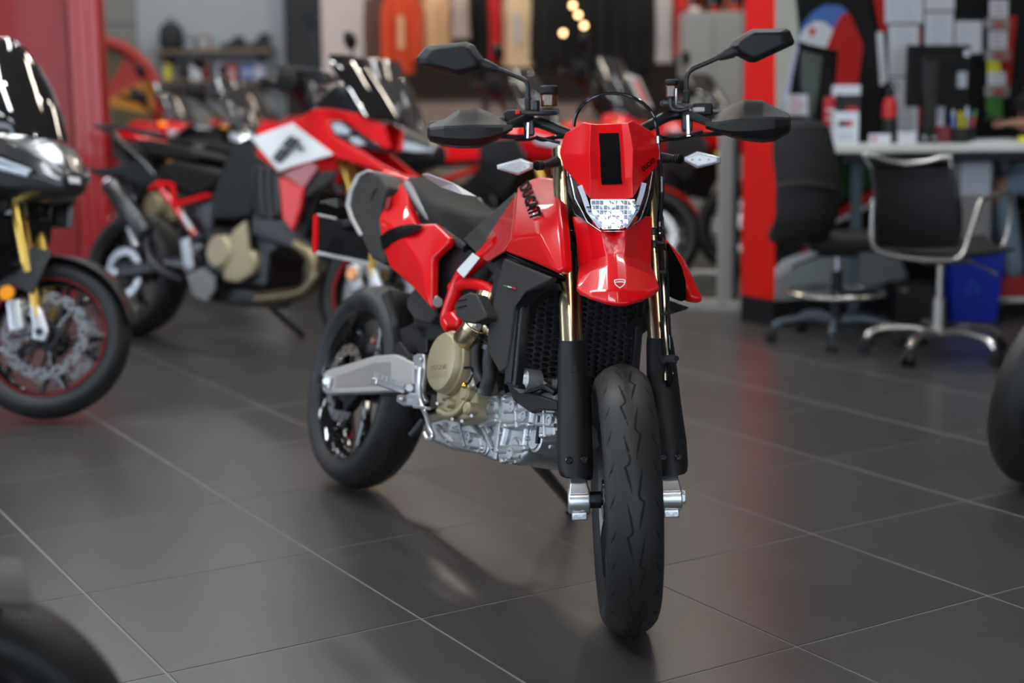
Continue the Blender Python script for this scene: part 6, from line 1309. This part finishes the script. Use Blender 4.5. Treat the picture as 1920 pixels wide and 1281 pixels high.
# face details (turned down to the phone)
MB().loft([[V(-.125, -.012, 1.36), V(-.125, .012, 1.36), V(-.12, 0, 1.40)], [V(-.148, -.010, 1.365), V(-.148, .010, 1.365), V(-.125, 0, 1.405)]]).build('nose', 'skin', pe, sub=1)
for s_ in (-1, 1):
    MB().ball(V(-.117, s_*.033, 1.405), .008).build('eye', 'hair_dark', pe); MB().ball(V(-.035, s_*.092, 1.39), (.02, .010, .03)).build('ear', 'skin', pe)
MB().tube([V(-.116, -.022, 1.335), V(-.121, 0, 1.333), V(-.116, .022, 1.335)], .006, 8).build('mouth', 'maroon', pe)
for s_ in (-1, 1):
    x0 = -.02 if s_ < 0 else 0
    sh = MB().loft([[V(-.20+dx+x0, s_*.14+b_*w_, z) for dx, b_ in ((.05, -1), (.05, 1), (-.16*k, 1), (-.19*k, .4), (-.19*k, -.4), (-.16*k, -1))] for z, w_, k in ((.105, .042, 1.), (.135, .045, 1.), (.17, .040, .8), (.22, .036, .25))]).build('shoe', 'shoe_red', pe, bevel=.01, seg=3)
    MB().loft([[V(-.20+dx+x0, s_*.14+b_*.047, z) for dx, b_ in ((.055, -1), (.055, 1), (-.165, 1), (-.197, .4), (-.197, -.4), (-.165, -1))] for z in (.085, .11)]).build('sole', 'shoe_white', sh, bevel=.004)
# two hands with five fingers around the phone
def hand(w_, d_, up, s_, name='hand'):
    d_ = nrm(d_); up = nrm(up); sd = np.cross(d_, up)*s_
    b = [(w_, .021), (w_+d_*.045, (.030, .016)), (w_+d_*.085, (.034, .014))]; e = [(0, 1), (1, 2)]
    for k, (o_, L) in enumerate(((-.027, .060), (-.009, .070), (.009, .066), (.027, .052))):
        p = w_+d_*.088+sd*o_; i0 = len(b); b.append((p, .010)); b.append((p+d_*L*.45+up*.004, .0088)); b.append((p+d_*L*.62-up*L*.35, .008)); e += [(2, i0), (i0, i0+1), (i0+1, i0+2)]
    i0 = len(b); b.append((w_+d_*.03-sd*.030, .011)); b.append((w_+d_*.06-sd*.044+up*.008, .0095)); b.append((w_+d_*.085-sd*.036+up*.016, .0085)); e += [(1, i0), (i0, i0+1), (i0+1, i0+2)]
    return skin_body(name, b, e, 0, 'skin', pe, 1)
hand(V(-.265, -.345, 1.005), V(-1, .1, .05), V(0, 0, 1), 1); hand(V(-.28, -.27, 1.005), V(-1, -.25, .05), V(0, 0, 1), -1)
ph = MB().box((2.84-.395, 7.86-.33, 1.030), (.145, .072, .009), (V(.94, 0, -.34), V(0, 1, 0), V(.34, 0, .94))).build('phone', 'black_gloss', bevel=.003); tag(ph, 'black phone held by the seated person over the counter', 'phone')
# ------------------------------------------------------------------ red boards on the left, back wall, shelves, clothes
mat('board_red', (.28, .012, .014), .30, coat=.15, spec=.3, var=.08, vscale=2)
mat('post_red', (.36, .006, .008), .3, coat=.4, var=.06)
def sp(px0, px1, Y): return dep(px0, 171, Y)[0], dep(px1, 171, Y)[0]
x0, x1 = sp(-140, 131, 8.9)
wr = struct(MB().box(((x0+x1)/2, 8.94, 1.3), (x1-x0, .06, 2.6)).build('wall_red', 'board_red', bevel=.004), 'glossy dark red wall board behind the black motorcycle')
a, b_ = sp(136, 192, 8.75)
po = empty('display_post', ((a+b_)/2, 8.82, 0)); tag(po, 'tall square red post at the end of the red wall board', 'post')
MB().box((0, 0, 1.3), (b_-a, .16, 2.6)).build('shaft', 'post_red', po, bevel=.01)
for dx in (-.045, .02): MB().box((dx, -.084, 1.3), (.02, .012, 2.55)).build('bead', 'post_red', po, bevel=.004)
MB().box((0, 0, .03), (b_-a+.06, .22, .06)).build('foot', 'black_satin', po, bevel=.006)
mat('wall_taupe', (.22, .21, .19), .7, var=.05); mat('brown_dark', (.030, .018, .014), .7, var=.25, vscale=2); mat('taupe_box', (.24, .17, .14), .6, var=.2, vscale=3); mat('pillar_pink', (.58, .50, .47), .6, var=.06)
YB = 13.95
for n, px0, px1, m_, th in (('wall_side', 150, 262, 'wall_taupe', .10), ('wall_shelf', 262, 540, 'wall_white', .14), ('wall_niche', 612, 1300, 'brown_dark', .10)):
    a, b_ = sp(px0, px1, YB); struct(MB().box(((a+b_)/2, YB+.1, 1.6), (b_-a, th, 3.2)).build(n, m_, flat=True))
a, b_ = sp(150, 262, YB); struct(MB().box(((a+b_)/2, YB+.045, dep(200, 45, YB)[2]), (b_-a, .02, .012)).build('trim_1', 'slate', flat=True))
a, b_ = sp(536, 606, 13.6); o = MB().box(((a+b_)/2, 13.75, 1.6), (b_-a, .25, 3.2)).build('wall_column', 'print_black', bevel=.01); struct(o, 'black square column beside the shelf wall')
# curved pale pillar
a, b_ = sp(606, 692, 13.6); L = []
for z, e in ((0, .0), (.9, .0), (1.5, .0), (1.85, .03), (2.2, .12), (2.6, .3)): L.append([V(a, 13.6, z), V(b_+e, 13.6, z), V(b_+e, 13.85, z), V(a, 13.85, z)])
struct(MB().loft(L).build('wall_pillar', 'pillar_pink', bevel=.01), 'pale pillar that widens upward')
# round red sign
rs0 = dep(178, 195, 13.3); sg = empty('round_sign', (rs0[0], 13.4, 0)); tag(sg, 'large round red sign with yellow and dark wedges behind the red post', 'sign')
R_ = 115*13.3/2801; mat('sign_yellow', (.50, .20, .02), .5, var=.1); mat('sign_olive', (.09, .08, .04), .6, var=.1); mat('sign_red', (.38, .02, .012), .4, var=.08)
MB().tube([V(math.cos(t)*R_, 0, rs0[2]+math.sin(t)*R_) for t in np.linspace(0, 2*PI, 49)[:-1]], .05, 12, closed=True).build('rim', 'sign_red', sg)
for t0, t1, m_ in ((-.2, .45, 'sign_yellow'), (.45, 1.0, 'sign_red'), (1.0, 1.7, 'sign_olive'), (1.7, 3.4, 'sign_red'), (3.4, 6.08, 'sign_olive')):
    MB().prism([V(0, .01, rs0[2])]+[V(math.cos(t)*(R_-.03), .01, rs0[2]+math.sin(t)*(R_-.03)) for t in np.linspace(t0, t1, 9)], V(0, .02, 0)).build('wedge', m_, sg, flat=True)
MB().box((0, .03, (rs0[2]-R_)/2), (.12, .06, rs0[2]-R_)).build('stand', 'print_black', sg)
# shelves with goods
mat('shelf_wood', (.20, .15, .115), .6, var=.1, vscale=4)
a, b_ = sp(288, 512, 13.75)
zs = []
for k, (py, nm) in enumerate(((93, 'upper'), (149, 'lower'))):
    z = dep(400, py, 13.75)[2]; zs.append(z); s_ = empty('wall_shelf', ((a+b_)/2, 13.84, z)); tag(s_, '%s brown wall shelf with riding goods on the white wall' % nm, 'shelf')
    MB().box((0, 0, -.015), (b_-a, .28, .03)).build('board', 'shelf_wood', s_, bevel=.004)
    for x in (-.4, .4): MB().prism([V(x, .13, -.03), V(x, -.08, -.03), V(x, .13, -.16)], V(.012, 0, 0)).build('bracket', 'slate', s_, flat=True)
def item(px, k, m_, name, label, cat, kind, s=1., grp=None):
    x = dep(px, 100, 13.8)[0]; o = empty(name, (x, 13.82, zs[k])); tag(o, label, cat, grp)
    if kind == 'bag':
        MB().loft([[V(sx*w_, sy*d_, z) for sx, sy in ((-1, -1), (1, -1), (1, 1), (-1, 1))] for z, w_, d_ in ((0, .09, .07), (.05, .105, .08), (.17, .10, .075), (.25, .06, .05))]).build('body', m_, o, bevel=.03, seg=3)
        MB().box((0, -.085, .09), (.13, .02, .10)).build('pocket', m_, o, bevel=.008); MB().tube(cr([V(-.03, 0, .25), V(0, 0, .285), V(.03, 0, .25)], 4), .008, 8).build('handle', m_, o)
    elif kind == 'boot':
        MB().loft([[V(sx*w_+cx, sy*.045, z) for sx, sy in ((-1, -1), (1, -1), (1, 1), (-1, 1))] for z, w_, cx in ((0, .12, 0), (.04, .12, 0), (.07, .06, .05), (.13*s, .045, .065))]).build('upper', m_, o, bevel=.018, seg=3)
        MB().box((0, 0, .008), (.25, .10, .016)).build('sole', 'rubber', o, bevel=.004)
    elif kind == 'box':
        MB().box((0, 0, .06*s), (.10, .09, .12*s)).build('carton', m_, o, bevel=.004); MB().box((0, -.046, .06*s), (.07, .003, .05*s)).build('label', 'paper_line', o, flat=True)
    else:
        MB().lathe([(0, 0), (.03, 0), (.032, .01), (.032, .11*s), (.018, .14*s), (.014, .16*s)], (0, 0, 0), (0, 0, 1), 16).build('can', m_, o, sharp=40); MB().cyl((0, 0, .16*s), (0, 0, .175*s), .016, 12).build('cap', 'print_black', o)
item(322, 0, 'print_black', 'rucksack', 'tall black rucksack at the left end of the upper shelf', 'bag', 'bag')
item(358, 0, 'slate', 'carton', 'dark carton next to the rucksack on the upper shelf', 'box', 'box', .9)
item(385, 0, 'taupe_box', 'carton', 'tan carton in the middle of the upper shelf', 'box', 'box', 1.1)
item(436, 0, 'print_black', 'riding_shoe', 'black riding shoe left of the pair end on the upper shelf', 'shoe', 'boot', .9)
item(484, 0, 'print_black', 'riding_shoe', 'black riding shoe at the right end of the upper shelf', 'shoe', 'boot', 1.1)
for px, m_, lab, kd in ((312, 'yellow_ink', 'yellow spray can at the left end of the lower shelf', 'can'), (342, 'print_black', 'black can next to the yellow one on the lower shelf', 'can'), (366, 'paper', 'white carton on the lower shelf between two cans', 'box'), (385, 'maroon', 'dark red can on the lower shelf', 'can'), (410, 'paper', 'white can with grey label on the lower shelf', 'can'), (432, 'print_red', 'small red carton on the lower shelf', 'box'), (462, 'blue_ink', 'blue carton on the lower shelf', 'box'), (485, 'print_lilac', 'pale violet carton at the right end of the lower shelf', 'box')):
    item(px, 1, m_, 'spray_can' if kd == 'can' else 'carton', lab, 'can' if kd == 'can' else 'box', kd)
lc = empty('storage_cabinet', ((a+b_)/2, 13.72, 0)); tag(lc, 'low taupe storage cabinet below the wall shelves', 'cabinet')
MB().box((0, .1, .52), (b_-a, .2, 1.04)).build('body', 'wall_taupe', lc, bevel=.006)
for i in range(3):
    dr = MB().box(((i-1)*(b_-a)/3, -.006, .52), ((b_-a)/3-.02, .02, 1.0)).build('door', 'wall_taupe', lc, bevel=.004); MB().box(((i-1)*(b_-a)/3+.12, -.022, .6), (.015, .02, .14)).build('handle', 'slate', dr, bevel=.003)

# clothes rail and garments
for n, c in (('cloth_black', (.003, .0028, .0028)), ('cloth_red', (.52, .015, .015)), ('cloth_cream', (.62, .46, .29)), ('cloth_peach', (.62, .36, .19)), ('cloth_lilac', (.42, .33, .30)), ('cloth_orange', (.55, .055, .012)), ('cloth_white', (.45, .42, .42)), ('cloth_brown', (.10, .05, .035)), ('cloth_blue', (.03, .05, .20)), ('cloth_grey', (.20, .18, .17))): mat(n, c, .85, var=.18, vscale=7, bump=.3, bscale=60)
YR = 12.9; zr = 2.12
xa, xb = sp(690, 1300, YR)
rl = empty('clothes_rail', ((xa+xb)/2, YR, 0)); tag(rl, 'long steel clothes rail hung with riding jackets at the back', 'clothes rail')
MB().cyl((-(xb-xa)/2, 0, zr), ((xb-xa)/2, 0, zr), .016, 12).build('rail', 'chair_steel', rl)
for s_ in (-1, 1):
    MB().cyl((s_*(xb-xa)/2, 0, .05), (s_*(xb-xa)/2, 0, zr), .018, 12).build('upright', 'chair_steel', rl); MB().box((s_*(xb-xa)/2, 0, .025), (.06, .5, .05)).build('foot', 'chair_steel', rl, bevel=.006)
def garment(px0, px1, pyb, m_, label, dy=0., sleeve=True, acc=None):
    Y = YR+dy; a, b_ = sp(px0, px1, Y); zb = dep((px0+px1)/2, pyb, Y)[2]; w_ = (b_-a)/2*(.70 if sleeve else .96); x = (a+b_)/2; z1 = zr-.10; h = z1-zb
    o = empty('jacket', (x, Y, zb)); tag(o, label, 'jacket', 'clothes on the rail')
    L = []
    rn = random.Random(px0)
    for t in np.linspace(0, 1, 7):
        wd = w_*(1.02-.10*math.sin(t*PI)) if t < .9 else w_*.75; dp = .10*(1-.5*max(0, t-.7)/.3)
        L.append([V(math.cos(q)*wd*(1+.04*math.sin(5*q+px0)), math.sin(q)*dp*(1+.18*math.sin(4*q+px0*1.3)), t*h) for q in np.linspace(0, 2*PI, 25)[:-1]])
    MB().loft(L).build('body', m_, o, sharp=60)
    if sleeve:
        for s_ in (-1, 1): MB().tube(cr([V(s_*w_*.8, 0, h*.93), V(s_*w_*1.08, -.02, h*.75), V(s_*w_*1.16, -.04, h*.42), V(s_*w_*1.12, -.05, h*.15)], 4), .055, 10).build('sleeve', m_, o)
    if acc: MB().box((0, -.112, h*.5), (w_*.5, .012, h*.4)).build('chest_panel', acc, o, bevel=.004)
    MB().tube(cr([V(-w_*.6, 0, h+.0), V(0, 0, h+.05), V(0, 0, h+.13), V(.02, 0, h+.15)], 4), .005, 8).build('hanger', 'dark_steel', o)
for g_ in ((694, 722, 160, 'cloth_brown', 'dark brown jacket at the left end of the clothes rail', 0, True, None), (722, 790, 138, 'cloth_orange', 'orange red jacket with tan chest on the clothes rail', -.05, True, 'cloth_peach'), (790, 852, 108, 'cloth_peach', 'peach coloured jacket between the orange and the mauve garment', 0, False, None), (848, 884, 72, 'cloth_lilac', 'short mauve garment right of the peach jacket', -.16, False, None), (880, 918, 150, 'cloth_black', 'narrow black jacket left of the bright red garment', 0, True, None), (916, 942, 116, 'cloth_red', 'bright red garment beside the cream jacket', -.05, False, None), (940, 1002, 126, 'cloth_cream', 'long cream jacket above the left mirror stem', 0, False, 'cloth_white'),
           (1000, 1048, 138, 'cloth_black', 'black jacket right of the cream one', 0, True, None), (1046, 1100, 140, 'cloth_black', 'black jacket behind the small hanging bulbs', .02, True, None), (1098, 1160, 146, 'cloth_black', 'black jacket above the screen with the red sign', 0, True, None), (1158, 1226, 146, 'cloth_black', 'wide black jacket left of the pale grey one', .02, True, None), (1226, 1262, 118, 'cloth_white', 'pale grey jacket near the right end of the rail', -.03, False, None), (1262, 1292, 104, 'cloth_red', 'red suit with blue side at the right end of the rail', -.05, False, 'cloth_blue')):
    garment(*g_)
# low plinths below the clothes, taupe
for k, (px0, px1, h, lab) in enumerate(((775, 905, 1.12, 'taupe display plinth below the orange and peach jackets'), (915, 1120, 1.10, 'taupe display plinth below the cream jacket'), (1130, 1290, .95, 'taupe display plinth below the black jackets'))):
    a, b_ = sp(px0, px1, 12.5); o = empty('display_plinth', ((a+b_)/2, 12.55, 0)); tag(o, lab, 'plinth')
    MB().box((0, 0, h/2), (b_-a, .45, h)).build('body', 'taupe_box' if k < 2 else 'brown_dark', o, bevel=.01); MB().box((0, 0, h+.012), (b_-a+.03, .48, .024)).build('top', 'brown_dark', o, bevel=.004)
mat('glint_warm', (1, .8, .5), .4, emit=(1., .62, .28), es=9.)  # glowing balls on cords, added in place of sequin glints
for k, (px, py) in enumerate(((1074, 10), (1084, 28), (1095, 48), (1056, 62))):
    p = dep(px, py, 12.4); o = empty('glint_ball', tuple(p)); tag(o, 'small warm glowing ball added as a glint before the black jackets, %s' % ('topmost of four', 'second from the top', 'third from the top', 'lowest of four')[k], 'bulb')
    MB().ball((0, 0, 0), .022).build('globe', 'glint_warm', o); MB().cyl((0, 0, .02), (0, 0, .04), .010, 10).build('socket', 'print_black', o); MB().cyl((0, 0, .04), (0, 0, CEIL-p[2]), .002, 6).build('cord', 'print_black', o)
# grey cabinet with helmets at the right
a, b_ = sp(1284, 1392, 11.6); cbt = empty('tool_cabinet', ((a+b_)/2, 11.85, 0)); tag(cbt, 'pale grey metal cabinet behind the right mirror', 'cabinet'); hz = dep(1330, 22, 11.6)[2]
mat('cab_grey', (.36, .36, .34), .45, var=.04)
MB().box((0, 0, hz/2), (b_-a, .45, hz)).build('body', 'cab_grey', cbt, bevel=.006)
for s_ in (-1, 1):
    dr = MB().box((s_*(b_-a)/4, -.232, hz/2), ((b_-a)/2-.01, .016, hz-.04)).build('door', 'cab_grey', cbt, bevel=.003); MB().box((s_*.03, -.248, hz*.55), (.012, .02, .12)).build('handle', 'dark_steel', dr, bevel=.003)
for k, (px, m_, m2, lab) in enumerate(((1300, 'cloth_orange', 'print_white', 'orange and white helmet on the grey cabinet, left'), (1338, 'print_black', 'cloth_red', 'black helmet in the middle of the grey cabinet top'), (1378, 'cloth_orange', 'print_red', 'orange helmet at the right end of the grey cabinet top'))):
    x = dep(px, 20, 11.8)[0]; o = empty('helmet', (x, 11.8, hz)); tag(o, lab, 'helmet')
    MB().lathe([(0, .17), (.04, .165), (.07, .14), (.078, .10), (.078, .06), (.072, .02), (.06, 0), (.05, 0)], (0, 0, 0), (0, 0, 1), 24).build('shell', m_, o, sharp=60)
    MB().grid([[V(math.cos(t)*.081, math.sin(t)*.081, z) for t in np.linspace(-2.4, -.74, 9)] for z in (.06, .085, .115)], V(0, 0, .001)).build('visor', 'screen_smoke', o, sharp=60); MB().box((0, -.072, .025), (.08, .025, .035)).build('chin_bar', m2, o, bevel=.01)
# steel stand by the red pillar
g0 = gnd(1358, 584); st = empty('steel_stand', tuple(g0)); tag(st, 'grey steel stand with base rail left of the red pillar', 'stand')
rr_ = lambda px, py, Y: dep(px, py, Y)-g0
zt = rr_(1358, 200, g0[1])[2]
MB().box((0, 0, zt/2), (.078, .05, zt)).build('upright', 'grey_metal', st, bevel=.004)
MB().box((.062, .10, zt/2), (.04, .04, zt)).build('rear_upright', 'slate', st, bevel=.004)
MB().boxa(V(-.30, .16, .03), V(.12, -.06, .03), .05, .06).build('base_rail', 'grey_metal', st, bevel=.006)
MB().tube([V(-.02, 0, .21), V(-.16, .06, .21), V(-.24, .10, .12), V(-.26, .12, .04)], .014, 10).build('brace', 'grey_metal', st)
